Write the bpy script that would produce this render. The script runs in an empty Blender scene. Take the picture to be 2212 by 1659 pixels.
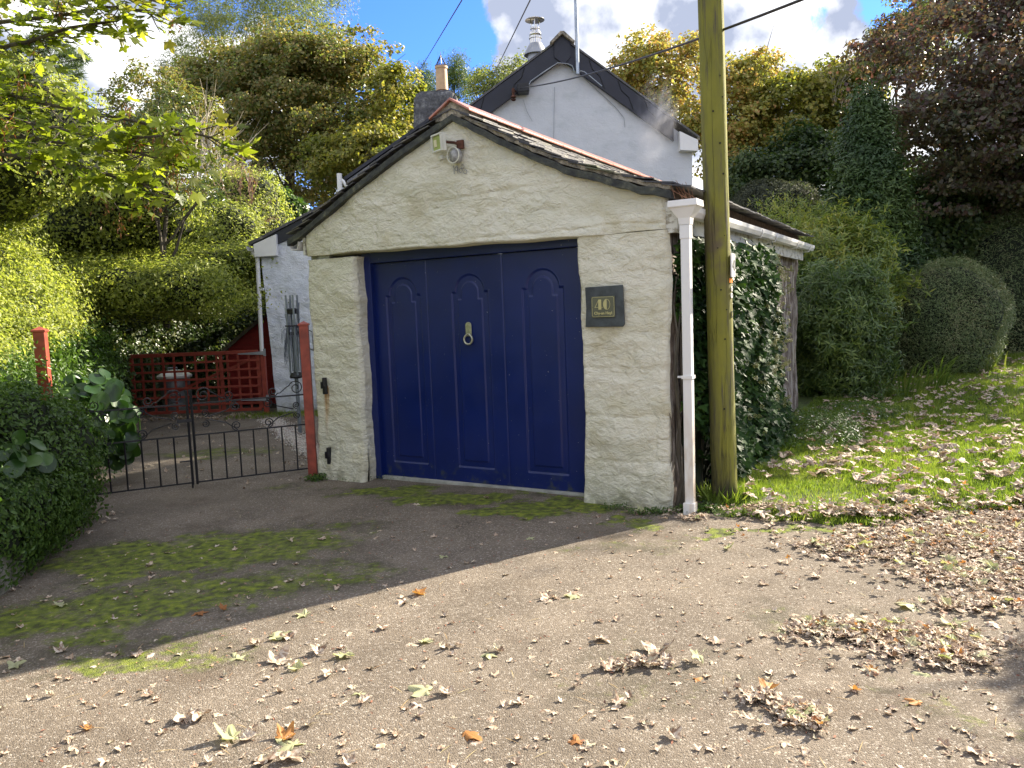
import bpy, bmesh, math, random
import numpy as np
from mathutils import Vector, Matrix
C = bpy.context.scene
COL = C.collection
rng = np.random.default_rng(7)
random.seed(7)
R = math.radians

# ------------------------------------------------------------------ camera
PITCH, ROLL, CAMH = R(5.4), R(-2.2), 1.55
IW, IH = 2212.0, 1659.0
FPX = .751 * IW
fw = np.array([0, math.cos(PITCH), -math.sin(PITCH)])
up0 = np.array([0, math.sin(PITCH), math.cos(PITCH)]); rt0 = np.array([1., 0, 0])
rt = math.cos(ROLL) * rt0 + math.sin(ROLL) * up0
up = math.cos(ROLL) * up0 - math.sin(ROLL) * rt0
cd = bpy.data.cameras.new('camera'); cam = bpy.data.objects.new('camera', cd); COL.objects.link(cam)
cd.sensor_width = 36; cd.lens = 36 * .751; cd.clip_start = .05; cd.clip_end = 1500
M = Matrix(((rt[0], up[0], -fw[0], 0), (rt[1], up[1], -fw[1], 0), (rt[2], up[2], -fw[2], CAMH), (0, 0, 0, 1)))
cam.matrix_world = M
C.camera = cam
def ray(x, y): return fw + rt * (x - IW / 2) / FPX - up * (y - IH / 2) / FPX
def G(x, y, z=0.):                      # where a sight line meets the ground
    d = ray(x, y); t = (z - CAMH) / d[2]; return np.array([0, 0, CAMH]) + t * d
def D(x, y, depth):                     # a point at a given distance into the scene
    d = ray(x, y); return np.array([0, 0, CAMH]) + d * depth / d[1]

# ------------------------------------------------------------------ light
SUN_AZ = math.atan2(.85, .53)           # clockwise from +Y
SUN_EL = R(31)
sdir = Vector((math.sin(SUN_AZ) * math.cos(SUN_EL), math.cos(SUN_AZ) * math.cos(SUN_EL), math.sin(SUN_EL)))
sl = bpy.data.lights.new('sun', 'SUN'); sl.energy = 5.0; sl.angle = R(.55); sl.color = (1, .90, .74)
so = bpy.data.objects.new('sun', sl); COL.objects.link(so)
so.rotation_euler = (-sdir).to_track_quat('-Z', 'Y').to_euler(); so.location = (10, 10, 20)
C.view_settings.view_transform = 'Standard'; C.view_settings.look = 'None'
C.view_settings.exposure = 1.76; C.view_settings.gamma = 1

w = bpy.data.worlds.new('World'); C.world = w; w.use_nodes = True
nt = w.node_tree; nt.nodes.clear()
def nd(nt, t, **k):
    n = nt.nodes.new(t)
    for a, b in k.items(): setattr(n, a, b)
    return n
def mathn(nt, op, a, b=None, clamp=False):
    n = nd(nt, 'ShaderNodeMath', operation=op); n.use_clamp = clamp
    for i, v in enumerate((a, b)):
        if v is None: continue
        if isinstance(v, (int, float)): n.inputs[i].default_value = v
        else: nt.links.new(v, n.inputs[i])
    return n.outputs[0]
sky = nd(nt, 'ShaderNodeTexSky', sky_type='NISHITA'); sky.sun_disc = False
sky.sun_elevation = SUN_EL; sky.sun_rotation = SUN_AZ; sky.air_density = 1.0; sky.dust_density = .3; sky.ozone_density = 3.0
tc = nd(nt, 'ShaderNodeTexCoord')
nrm = nd(nt, 'ShaderNodeVectorMath', operation='NORMALIZE'); nt.links.new(tc.outputs['Generated'], nrm.inputs[0])
n1 = nd(nt, 'ShaderNodeTexNoise'); n1.inputs['Scale'].default_value = 5.5; n1.inputs['Detail'].default_value = 10; n1.inputs['Roughness'].default_value = .62
n1.inputs['Distortion'].default_value = .25
nt.links.new(nrm.outputs[0], n1.inputs['Vector'])
acc = mathn(nt, 'MULTIPLY', mathn(nt, 'SUBTRACT', n1.outputs[0], .5), 1.9)
acc = mathn(nt, 'ADD', acc, .22)
# banks of cloud and gaps of blue, as directions on the sky
for (px, py, rad, amt) in ((860, 60, 190, -.85), (700, 10, 90, -.4), (960, 130, 110, -.35), (430, -20, 110, -.5), (1748, 45, 55, -.42), (1925, -20, 80, -.42),
                           (260, 110, 170, .5), (820, 130, 60, .35), (1250, 150, 230, .35), (1600, 60, 200, .35), (1130, -60, 90, .2), (700, 60, 60, .2),
                           (180, 230, 60, -.5), (1400, -250, 150, -.2), (2300, -500, 500, .2)):
    d = ray(px, py); d = d / np.linalg.norm(d)
    dt = nd(nt, 'ShaderNodeVectorMath', operation='DISTANCE'); nt.links.new(nrm.outputs[0], dt.inputs[0]); dt.inputs[1].default_value = d
    mr = nd(nt, 'ShaderNodeMapRange', interpolation_type='SMOOTHSTEP'); nt.links.new(dt.outputs['Value'], mr.inputs[0])
    mr.inputs[1].default_value = 0; mr.inputs[2].default_value = 1.5 * rad / FPX; mr.inputs[3].default_value = amt; mr.inputs[4].default_value = 0
    acc = mathn(nt, 'ADD', acc, mr.outputs[0])
mask = nd(nt, 'ShaderNodeMapRange', interpolation_type='SMOOTHSTEP'); nt.links.new(acc, mask.inputs[0])
mask.inputs[1].default_value = .0; mask.inputs[2].default_value = .15
n2 = nd(nt, 'ShaderNodeTexNoise'); n2.inputs['Scale'].default_value = 7; n2.inputs['Detail'].default_value = 7; n2.inputs['Roughness'].default_value = .5
mp = nd(nt, 'ShaderNodeMapping'); mp.inputs['Location'].default_value = (3, 1, .06); nt.links.new(nrm.outputs[0], mp.inputs[0]); nt.links.new(mp.outputs[0], n2.inputs['Vector'])
cr = nd(nt, 'ShaderNodeValToRGB'); nt.links.new(n2.outputs[0], cr.inputs[0])
cr.color_ramp.elements[0].position = .43; cr.color_ramp.elements[0].color = (1.6, 1.8, 2.35, 1)
cr.color_ramp.elements[1].position = .54; cr.color_ramp.elements[1].color = (5.2, 5.2, 5.3, 1)
skm = nd(nt, 'ShaderNodeMix', data_type='RGBA', blend_type='MULTIPLY'); skm.inputs[0].default_value = 1
nt.links.new(sky.outputs[0], skm.inputs[6]); skm.inputs[7].default_value = (.33, .55, 1.1, 1)
mx = nd(nt, 'ShaderNodeMix', data_type='RGBA'); nt.links.new(mask.outputs[0], mx.inputs[0]); nt.links.new(skm.outputs[2], mx.inputs[6]); nt.links.new(cr.outputs[0], mx.inputs[7])
bg = nd(nt, 'ShaderNodeBackground'); bg.inputs[1].default_value = .1; nt.links.new(mx.outputs[2], bg.inputs[0])
wo = nd(nt, 'ShaderNodeOutputWorld'); nt.links.new(bg.outputs[0], wo.inputs[0])

# ------------------------------------------------------------------ noise in numpy
def vnoise(P, scale=1., seed=0):
    P = np.asarray(P, float) * scale + seed * 17.13
    i = np.floor(P).astype(np.int64); f = P - i; f = f * f * (3 - 2 * f)
    def h(a, b, c):
        n = (a * 73856093) ^ (b * 19349663) ^ (c * 83492791) ^ (seed * 2654435)
        n = (n ^ (n >> 13)) * 1274126177; n = n & 0x7fffffff; n = (n ^ (n >> 16)) & 0xffff
        return n / 65535. * 2 - 1
    r = 0
    for dx in (0, 1):
        for dy in (0, 1):
            for dz in (0, 1):
                wgt = (f[..., 0] if dx else 1 - f[..., 0]) * (f[..., 1] if dy else 1 - f[..., 1]) * (f[..., 2] if dz else 1 - f[..., 2])
                r = r + wgt * h(i[..., 0] + dx, i[..., 1] + dy, i[..., 2] + dz)
    return r
def fbm(P, scale=1., octv=4, seed=0, gain=.5):
    r = 0; a = 1.
    for o in range(octv): r = r + a * vnoise(P, scale * 2 ** o, seed + o); a *= gain
    return r

# ------------------------------------------------------------------ material helpers
MATS = {}
class MT:
    def __init__(s, name):
        s.mt = bpy.data.materials.new(name); s.mt.use_nodes = True; s.nt = s.mt.node_tree; s.nt.nodes.clear()
        s.out = nd(s.nt, 'ShaderNodeOutputMaterial'); s.geo = nd(s.nt, 'ShaderNodeNewGeometry'); MATS[name] = s.mt
        s.pos = s.geo.outputs['Position']
    def L(s, a, b): s.nt.links.new(a, b)
    def noise(s, scale, detail=5, rough=.55, vec=None, sc3=None, dist=0):
        n = nd(s.nt, 'ShaderNodeTexNoise'); n.inputs['Scale'].default_value = scale; n.inputs['Detail'].default_value = detail
        n.inputs['Roughness'].default_value = rough; n.inputs['Distortion'].default_value = dist
        v = vec or s.pos
        if sc3:
            m = nd(s.nt, 'ShaderNodeMapping'); m.inputs['Scale'].default_value = sc3; s.L(v, m.inputs[0]); v = m.outputs[0]
        s.L(v, n.inputs['Vector']); return n.outputs[0]
    def ramp(s, f, *st):
        r = nd(s.nt, 'ShaderNodeValToRGB'); s.L(f, r.inputs[0]); e = r.color_ramp.elements
        while len(e) < len(st): e.new(.5)
        for q, (p, c) in zip(e, st): q.position = p; q.color = (*c, 1) if len(c) == 3 else c
        return r.outputs[0]
    def step(s, f, a, b, x=0., y=1.):
        r = nd(s.nt, 'ShaderNodeMapRange', interpolation_type='SMOOTHSTEP'); s.L(f, r.inputs[0])
        for i, v in enumerate((a, b, x, y)): r.inputs[i + 1].default_value = v
        return r.outputs[0]
    def mix(s, f, a, b, bt='MIX'):
        n = nd(s.nt, 'ShaderNodeMix', data_type='RGBA', blend_type=bt)
        for i, v in ((0, f), (6, a), (7, b)):
            if isinstance(v, (int, float)): n.inputs[i].default_value = v
            elif isinstance(v, tuple): n.inputs[i].default_value = (*v, 1)
            else: s.L(v, n.inputs[i])
        return n.outputs[2]
    def m(s, op, a, b=None, c=False): return mathn(s.nt, op, a, b, c)
    def bump(s, h, strength=.5, dist=.01, prev=None):
        b = nd(s.nt, 'ShaderNodeBump'); b.inputs['Strength'].default_value = strength; b.inputs['Distance'].default_value = dist
        s.L(h, b.inputs['Height'])
        if prev: s.L(prev, b.inputs['Normal'])
        return b.outputs[0]
    def bsdf(s, col, rough=.8, bump=None, metal=0, spec=.5, coat=0):
        p = nd(s.nt, 'ShaderNodeBsdfPrincipled')
        for k, v in (('Base Color', col), ('Roughness', rough), ('Metallic', metal), ('Specular IOR Level', spec), ('Coat Weight', coat)):
            if isinstance(v, tuple): p.inputs[k].default_value = (*v, 1)
            elif isinstance(v, (int, float)): p.inputs[k].default_value = v
            else: s.L(v, p.inputs[k])
        if bump: s.L(bump, p.inputs['Normal'])
        s.L(p.outputs[0], s.out.inputs[0]); return s.mt
    def sep(s, v):
        n = nd(s.nt, 'ShaderNodeSeparateXYZ'); s.L(v, n.inputs[0]); return n.outputs
def leafmat(name, cols, trans=.45, rough=.45, spec=.4, nscale=.6, namt=.35, tint=(1.4, 1.45, .85)):
    """leaf: each leaf its own tint; whole clumps drift in hue; light passes through"""
    t = MT(name)
    rp = t.geo.outputs['Random Per Island']
    f = t.m('ADD', t.m('MULTIPLY', rp, 1 - namt), t.m('MULTIPLY', t.step(t.noise(nscale, 3), .3, .7), namt))
    n = len(cols); c = t.ramp(f, *[((i + .5) / n, k) for i, k in enumerate(cols)])
    p = nd(t.nt, 'ShaderNodeBsdfPrincipled'); t.L(c, p.inputs['Base Color']); p.inputs['Roughness'].default_value = rough; p.inputs['Specular IOR Level'].default_value = spec
    tr = nd(t.nt, 'ShaderNodeBsdfTranslucent'); c2 = t.mix(1., c, tint, 'MULTIPLY'); t.L(c2, tr.inputs[0])
    ms = nd(t.nt, 'ShaderNodeMixShader'); ms.inputs[0].default_value = trans; t.L(p.outputs[0], ms.inputs[1]); t.L(tr.outputs[0], ms.inputs[2])
    t.L(ms.outputs[0], t.out.inputs[0]); return t.mt
def plain(name, col, rough=.6, metal=0, var=.12, scale=6., bump=.0, spec=.5):
    t = MT(name); c = t.mix(t.step(t.noise(scale, 6), .3, .7), tuple(x * (1 - var) for x in col), tuple(min(1, x * (1 + var)) for x in col))
    b = t.bump(t.noise(scale * 8, 4), .5, bump) if bump else None
    return t.bsdf(c, rough, b, metal, spec)

# ------------------------------------------------------------------ mesh helpers
def tag(o, label=None, cat=None, group=None, kind=None):
    for k, v in (('label', label), ('category', cat), ('group', group), ('kind', kind)):
        if v: o[k] = v
    return o
def thing(name, label, cat, loc=(0, 0, 0), group=None):
    o = bpy.data.objects.new(name, None); COL.objects.link(o); o.location = [float(x) for x in loc]; o.empty_display_size = .2
    return tag(o, label, cat, group)
def origin_of(o):
    v = Vector((0, 0, 0))
    while o is not None: v += o.location; o = o.parent
    return v
def link(name, me, mat, parent=None, smooth=False):
    o = bpy.data.objects.new(name, me); COL.objects.link(o)
    if mat: me.materials.append(mat)
    if parent is not None:
        v = origin_of(parent); me.transform(Matrix.Translation(-v)); o.parent = parent
    if smooth: me.shade_smooth()
    return o
def npmesh(name, V, F):
    """V (n,3); F (m,k) all faces with k corners"""
    V = np.asarray(V, np.float32); F = np.asarray(F, np.int32); k = F.shape[1]
    me = bpy.data.meshes.new(name); me.vertices.add(len(V)); me.vertices.foreach_set('co', V.ravel())
    me.loops.add(F.size); me.loops.foreach_set('vertex_index', F.ravel())
    me.polygons.add(len(F)); me.polygons.foreach_set('loop_start', np.arange(0, F.size, k, dtype=np.int32))
    me.update(calc_edges=True); return me
class MB:
    def __init__(s): s.V = []; s.F = []
    def add(s, V, F):
        b = len(s.V); s.V += [tuple(map(float, v)) for v in V]; s.F += [tuple(i + b for i in f) for f in F]
    def box(s, o, a, b, c):
        """box from corner o along three edge vectors"""
        o, a, b, c = map(np.array, (o, a, b, c)); V = [o, o + a, o + a + b, o + b, o + c, o + a + c, o + a + b + c, o + b + c]
        F = [(0, 3, 2, 1), (4, 5, 6, 7), (0, 1, 5, 4), (1, 2, 6, 5), (2, 3, 7, 6), (3, 0, 4, 7)]
        if np.dot(np.cross(a, b), c) < 0: F = [f[::-1] for f in F]
        s.add(V, F)
    def tube(s, pts, rad, n=8, cap=True, sq=False):
        pts = [np.array(p, float) for p in pts]
        if not hasattr(rad, '__len__'): rad = [rad] * len(pts)
        t0 = pts[1] - pts[0]; a = np.cross(t0, [0, 0, 1]);
        if np.linalg.norm(a) < 1e-4: a = np.array([1., 0, 0])
        a /= np.linalg.norm(a); V = []
        for i, p in enumerate(pts):
            t = (pts[min(i + 1, len(pts) - 1)] - pts[max(i - 1, 0)]); t /= (np.linalg.norm(t) + 1e-9)
            a = a - t * (a @ t); a /= (np.linalg.norm(a) + 1e-9); b = np.cross(t, a)
            for k in range(n):
                th = 2 * math.pi * k / n + (math.pi / 4 if sq else 0); V.append(p + rad[i] * (math.cos(th) * a + math.sin(th) * b))
        F = [(i * n + k, i * n + (k + 1) % n, (i + 1) * n + (k + 1) % n, (i + 1) * n + k) for i in range(len(pts) - 1) for k in range(n)]
        if cap: F += [tuple(range(n))[::-1], tuple((len(pts) - 1) * n + k for k in range(n))]
        s.add(V, F)
    def lathe(s, c, prof, n=20, axis=None):
        """prof: (radius, height) about a vertical axis through c"""
        c = np.array(c, float); V = []
        for r, z in prof:
            for k in range(n): th = 2 * math.pi * k / n; V.append(c + np.array([r * math.cos(th), r * math.sin(th), z]))
        F = [(i * n + k, i * n + (k + 1) % n, (i + 1) * n + (k + 1) % n, (i + 1) * n + k) for i in range(len(prof) - 1) for k in range(n)]
        s.add(V, F)
    def poly(s, pts, ext):
        """flat outline pushed along ext into a slab"""
        n = len(pts); p = [np.array(q, float) for q in pts]; e = np.array(ext, float)
        s.add(p + [q + e for q in p], [tuple(range(n))[::-1], tuple(range(n, 2 * n))] + [(i, (i + 1) % n, (i + 1) % n + n, i + n) for i in range(n)])
    def build(s, name, mat, parent=None, smooth=False, bevel=0, auto=True):
        me = bpy.data.meshes.new(name); me.from_pydata(s.V, [], s.F); me.update()
        bm = bmesh.new(); bm.from_mesh(me)
        bmesh.ops.recalc_face_normals(bm, faces=bm.faces)
        if bevel: bmesh.ops.bevel(bm, geom=[e for e in bm.edges if len(e.link_faces) == 2 and e.calc_face_angle(0) > .6], offset=bevel, segments=2, affect='EDGES', profile=.5)
        if smooth:
            for f in bm.faces: f.smooth = True
            for e in bm.edges:
                if len(e.link_faces) == 2 and e.calc_face_angle(0) > .7: e.smooth = False
        bm.to_mesh(me); bm.free()
        return link(name, me, mat, parent)

# garage frame: B the front right corner of its wall, U leftwards along its face, W into depth
B = np.array([1.17, 5.68, 0.]); U = np.array([-.867, .498, 0.]); U /= np.linalg.norm(U); W = np.array([-U[1] * -1, -U[0], 0.]); W = np.array([U[1], -U[0], 0.])
Z = np.array([0, 0, 1.])
def Fp(u, v, z): return B + U * u + W * v + Z * z
def FP(A): A = np.asarray(A, float); return B + A[..., 0:1] * U + A[..., 1:2] * W + A[..., 2:3] * Z
def PV(x, y, off=0.):
    d = ray(x, y); o = np.array([0, 0, CAMH]); t = ((B + W * off - o) @ W) / (d @ W); P = o + t * d
    return (P - B) @ U, P[2]
def fbox(mb, u0, u1, v0, v1, z0, z1): mb.box(Fp(u0, v0, z0), U * (u1 - u0), W * (v1 - v0), Z * (z1 - z0))

#@@MATERIALS
# painted rubble walls carry UV = (u, z) in metres
def wallmat(name, c1, c2, c3, stain=None, bumpk=1.):
    t = MT(name); uvn = nd(t.nt, 'ShaderNodeUVMap'); uv = uvn.outputs[0]; X = t.sep(uv)
    base = t.mix(t.step(t.noise(1.3, 5, .6, sc3=(1, 1, 2.2)), .35, .65), c1, c2)
    base = t.mix(t.m('MULTIPLY', t.step(t.noise(2.6, 6, .62, sc3=(1, 1, 1.8)), .5, .72), .75), base, c3)
    base = t.mix(t.m('MULTIPLY', t.step(t.noise(22, 6, .7), .55, .8), .35), base, tuple(x * .72 for x in c3))
    # dirt splash along the foot
    foot = t.m('MULTIPLY', t.step(X[1], .0, .22, 1, 0), t.step(t.noise(9, 5), .38, .6))
    base = t.mix(t.m('MULTIPLY', foot, .6), base, (.16, .15, .09)); base = t.mix(t.m('MULTIPLY', t.m('MULTIPLY', t.step(X[1], .0, .7, 1, 0), t.step(t.noise(3.5, 7, .7), .48, .62)), .5), base, (.30, .31, .17))
    if stain:
        for (su, sz0, sz1, wd) in stain:
            a = t.step(t.m('ABSOLUTE', t.m('ADD', t.m('SUBTRACT', X[0], su), t.m('MULTIPLY', t.m('SUBTRACT', t.noise(7, 3), .5), .03))), 0, wd, 1, 0)
            bq = t.m('MULTIPLY', t.step(X[1], sz0, sz1), t.step(X[1], sz1 + .004, sz1 + .01, 1, 0))
            base = t.mix(t.m('MULTIPLY', t.m('MULTIPLY', a, bq), .9), base, (.42, .2, .035))
    h = t.m('ADD', t.m('MULTIPLY', t.noise(10, 7, .6, sc3=(1, 1, 1.5), dist=1.), 1.), t.m('MULTIPLY', t.noise(38, 5, .6, sc3=(1, 1, 1.6), dist=.4), .35))
    b = t.bump(h, 1. * bumpk, .035)
    return t.bsdf(base, .75, b, spec=.3)
M_front = wallmat('cream masonry paint', (.69, .67, .52), (.79, .76, .62), (.57, .52, .34), stain=[(3.43, .3, .9, .035), (3.40, .55, .9, .02)])
M_ext = wallmat('white masonry paint', (.70, .74, .78), (.78, .8, .83), (.6, .64, .62), bumpk=.7)
M_gable = wallmat('pale grey render', (.58, .60, .62), (.63, .65, .665), (.50, .53, .54), bumpk=.25)
t = MT('weathered stone'); c = t.ramp(t.noise(6, 7, .65, sc3=(1, 1, .5)), (.3, (.06, .045, .03)), (.45, (.2, .15, .1)), (.55, (.42, .38, .3)), (.7, (.55, .52, .45)))
M_stone = t.bsdf(c, .9, t.bump(t.noise(18, 8, .7, sc3=(1, 1, .5)), 1., .04))
t = MT('crumbling limewash'); c = t.ramp(t.noise(9, 8, .72, sc3=(1, 1, .28)), (.38, (.05, .035, .025)), (.48, (.16, .12, .09)), (.56, (.34, .3, .26)), (.7, (.42, .40, .36)))
M_lime = t.bsdf(c, .9, t.bump(t.noise(22, 8, .7, sc3=(1, 1, .28)), 1., .03))
t = MT('blue gloss paint'); f = t.noise(3, 5); c = t.mix(t.step(f, .3, .7), (.003, .012, .092), (.004, .015, .115))
sp = t.step(t.noise(60, 2), .755, .78); c = t.mix(sp, c, (.5, .5, .5))
c = t.mix(t.m('MULTIPLY', t.step(t.sep(t.pos)[2], .0, .25, 1, 0), t.step(t.noise(12, 5), .5, .7)), c, (.05, .06, .06))
M_door = t.bsdf(c, t.ramp(t.noise(4, 6), (.3, (.28,) * 3), (.7, (.4,) * 3)), t.bump(t.noise(30, 5, sc3=(1, 1, .06)), .15, .002), spec=.5)
M_slatew = plain('blue black barge slate', (.012, .013, .022), .45, var=.3, scale=3, bump=.001)
t = MT('lichened slate'); f = t.noise(9, 8, .7); rp = t.geo.outputs['Random Per Island']
c = t.ramp(rp, (0, (.035, .035, .042)), (.5, (.07, .068, .075)), (1, (.12, .11, .10))); c = t.mix(t.step(f, .53, .68), c, (.30, .28, .2)); c = t.mix(t.m('MULTIPLY', t.step(t.noise(3), .55, .7), .5), c, (.12, .14, .03))
M_slate = t.bsdf(c, .55, t.bump(t.noise(25, 6), .4, .01))
t = MT('hung slate'); rp = t.geo.outputs['Random Per Island']; c = t.ramp(rp, (0, (.1, .11, .13)), (.5, (.2, .21, .23)), (1, (.33, .33, .33))); c = t.mix(t.step(t.noise(14, 7, .7), .5, .7), c, (.45, .45, .42))
M_hung = t.bsdf(c, .6, t.bump(t.noise(30, 5), .3, .005))
t = MT('verge mortar'); c = t.ramp(t.noise(12, 8, .7), (.36, (.08, .075, .06)), (.48, (.26, .23, .18)), (.6, (.48, .42, .31))); M_mort = t.bsdf(c, .9, t.bump(t.noise(35, 7, .7), 1, .02))
t = MT('dark verge slate'); c = t.ramp(t.noise(10, 8, .7), (.4, (.022, .024, .024)), (.58, (.06, .065, .05)), (.72, (.2, .19, .12))); M_verge = t.bsdf(c, .7, t.bump(t.noise(30, 6, .7), .8, .015))
t = MT('terracotta'); c = t.ramp(t.noise(7, 7, .65), (.35, (.30, .10, .07)), (.5, (.42, .16, .11)), (.68, (.40, .22, .19))); c = t.mix(t.m('MULTIPLY', t.step(t.noise(30, 6), .58, .75), .5), c, (.25, .22, .16))
M_terra = t.bsdf(c, .34, t.bump(t.noise(40, 5), .25, .004))
t = MT('grey chimney render'); c = t.ramp(t.noise(11, 9, .72), (.35, (.055, .055, .06)), (.52, (.12, .12, .125)), (.68, (.30, .30, .29))); M_chim = t.bsdf(c, .9, t.bump(t.noise(25, 8, .7), 1, .02))
M_pot = plain('buff chimney pot clay', (.55, .36, .2), .6, scale=8)
M_steel = plain('stainless flue', (.62, .6, .56), .16, 1, .1, 10)
M_zinc = plain('grey flashing metal', (.33, .34, .36), .5, .4)
M_white = plain('white gutter plastic', (.78, .77, .74), .3, var=.05, scale=5)
t = MT('stained white plastic'); c = t.mix(t.m('MULTIPLY', t.step(t.sep(t.pos)[2], .25, .95, 1, 0), t.step(t.noise(8, 6, sc3=(1, 1, .4)), .35, .65)), (.78, .77, .74), (.55, .42, .28)); M_pipe = t.bsdf(c, .3)
t = MT('flaking white fascia paint'); c = t.mix(t.step(t.noise(9, 8, .7, sc3=(1, 1, 2)), .5, .62), (.66, .65, .58), (.3, .27, .2)); M_fascia = t.bsdf(c, .6)
t = MT('oxide red paint'); c = t.ramp(t.noise(8, 7, .65), (.35, (.23, .035, .022)), (.6, (.32, .055, .032)), (.75, (.17, .06, .045))); M_red = t.bsdf(c, .55, t.bump(t.noise(50, 4, sc3=(1, 1, .1)), .2, .003))
M_redpost = plain('bright red brown post paint', (.30, .058, .032), .5, var=.3, scale=9)  # brighter red brown, the same on both gate posts
M_redshed = plain('crimson shed paint', (.28, .022, .02), .6, var=.2)
M_iron = plain('black iron', (.013, .013, .016), .45, .0, .3)
M_rust = plain('rusted iron', (.09, .035, .02), .85, .2, .5, 20, .002)
M_galv = plain('galvanised steel', (.36, .4, .44), .4, .75, .2, 9)
M_dryer = plain('grey painted steel', (.26, .29, .32), .4, .5)
M_cable = plain('black cable', (.014, .014, .016), .5)
M_wire = plain('grey overhead wire', (.06, .06, .07), .5)
t = MT('algae covered pole wood'); X = t.sep(t.pos)
g = t.noise(3.2, 7, .62, sc3=(1, 1, .35)); gr = t.noise(26, 7, .65, sc3=(1, 1, .07))
c = t.ramp(g, (.32, (.10, .09, .05)), (.45, (.155, .15, .035)), (.56, (.20, .195, .025)), (.72, (.25, .235, .04)))
c = t.mix(t.step(gr, .50, .66), c, (.085, .075, .045))
c = t.mix(t.m('MULTIPLY', t.step(X[2], .05, .55, 1, 0), t.step(t.noise(7, 6, sc3=(1, 1, .3)), .35, .55)), c, (.04, .035, .02))
c = t.mix(t.m('MULTIPLY', t.step(X[2], 1.4, 2.0, 0, 1), t.m('MULTIPLY', t.step(X[2], 2.0, 2.4, 1, 0), t.step(t.noise(5, 5), .4, .6))), c, (.13, .105, .055))
ck = t.noise(9, 3, .5, sc3=(1, 1, .045)); ckm = t.step(t.m('ABSOLUTE', t.m('SUBTRACT', ck, .5)), .0, .012, 1, 0); c = t.mix(t.m('MULTIPLY', ckm, t.m('MULTIPLY', t.step(t.noise(2), .45, .55), .85)), c, (.02, .018, .012))
M_pole = t.bsdf(c, .85, t.bump(t.m('SUBTRACT', gr, t.m('MULTIPLY', ckm, .8)), .8, .014))
M_hole = plain('dark knot', (.01, .008, .006), .9)
M_slateplate = plain('dark slate plaque', (.045, .055, .058), .6, var=.35, scale=14, bump=.003)
M_plate = plain('green brass plate', (.11, .115, .07), .45, var=.15)
M_gold = plain('pale gold lettering', (.50, .46, .20), .5, var=.05)
M_black = plain('black lettering', (.01, .01, .01), .5)
M_orange = plain('orange marker', (.75, .24, .02), .5)
M_grey = plain('grey lettering', (.18, .2, .24), .5)
M_floodb = plain('cream floodlight housing', (.62, .62, .52), .4)
M_glass = plain('yellowed lamp reflector', (.36, .42, .14), .15)
M_lens = plain('pale led panel', (.72, .66, .42), .3)
M_cone = plain('grey sensor shell', (.30, .30, .29), .5, var=.3, scale=40)
M_brass = plain('aged pale knocker metal', (.46, .46, .36), .35, .7, .2, 40)
M_conc = plain('grey concrete', (.33, .33, .29), .9, var=.25, scale=8, bump=.006)
t = MT('mossy low wall'); c = t.ramp(t.noise(6, 7, .7), (.35, (.06, .07, .025)), (.5, (.18, .17, .12)), (.65, (.33, .31, .26))); M_lowwall = t.bsdf(c, .9, t.bump(t.noise(15, 7, .7), 1, .03))
t = MT('bark'); c = t.ramp(t.noise(14, 7, .7, sc3=(1, 1, .25)), (.35, (.035, .028, .02)), (.6, (.10, .085, .06)), (.75, (.17, .15, .11))); M_bark = t.bsdf(c, .9, t.bump(t.noise(30, 6, sc3=(1, 1, .2)), .8, .02))
M_twig = plain('pale dead twig', (.42, .37, .28), .8)
M_pinktwig = plain('pinkish bare twig', (.36, .22, .17), .8)
M_core = plain('dark hedge core', (.012, .018, .006), .95, var=.5, scale=9)  # very dark solid filler inside hedges, bushes and ivy
M_earth = plain('dark earth', (.035, .028, .018), .95, var=.4, scale=5, bump=.02)
M_shingle = plain('roof felt', (.12, .08, .06), .9, var=.4, scale=20)
# leaves
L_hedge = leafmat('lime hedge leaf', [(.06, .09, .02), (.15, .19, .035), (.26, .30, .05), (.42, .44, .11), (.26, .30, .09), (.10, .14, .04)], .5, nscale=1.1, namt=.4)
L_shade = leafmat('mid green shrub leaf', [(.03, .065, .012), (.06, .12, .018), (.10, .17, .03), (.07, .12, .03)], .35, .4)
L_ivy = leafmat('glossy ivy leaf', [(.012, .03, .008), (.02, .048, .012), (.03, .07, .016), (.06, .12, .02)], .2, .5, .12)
L_darkivy = leafmat('bramble leaf darkened for shade', [(.015, .03, .008), (.03, .055, .014), (.05, .08, .02), (.09, .10, .02)], .3, .4)
L_big = leafmat('broad glossy leaf', [(.02, .055, .012), (.04, .09, .018), (.07, .14, .025)], .3, .3, .5)
L_syc = leafmat('sycamore leaf', [(.10, .14, .015), (.20, .25, .02), (.30, .34, .03), (.08, .11, .015), (.38, .34, .05)], .6, .4)
L_key = leafmat('winged seed', [(.14, .05, .02), (.2, .08, .03), (.09, .03, .015)], .35, .5)
L_rust = leafmat('rusty autumn leaf', [(.09, .13, .035), (.16, .16, .045), (.26, .19, .065), (.13, .18, .045), (.20, .22, .06), (.34, .24, .085), (.11, .16, .045)], .42, nscale=.28, namt=.45)
L_ash = leafmat('grey green ash leaf', [(.10, .14, .04), (.15, .19, .06), (.20, .23, .08), (.26, .26, .09)], .45, nscale=.4)
L_holly = leafmat('holly like leaf', [(.03, .055, .015), (.05, .09, .025), (.09, .12, .04), (.16, .15, .04)], .3, .3, .6)
L_gold = leafmat('golden leaf', [(.17, .21, .045), (.32, .32, .07), (.46, .39, .10), (.26, .30, .06), (.46, .25, .08), (.42, .39, .10), (.2, .25, .06)], .45, nscale=.6, namt=.5, tint=(1.3, 1.25, .9))
L_yg = leafmat('yellow green leaf', [(.08, .11, .022), (.16, .19, .03), (.28, .28, .045), (.12, .14, .03), (.36, .30, .06), (.2, .22, .05)], .45, nscale=.4, namt=.5)
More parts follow.
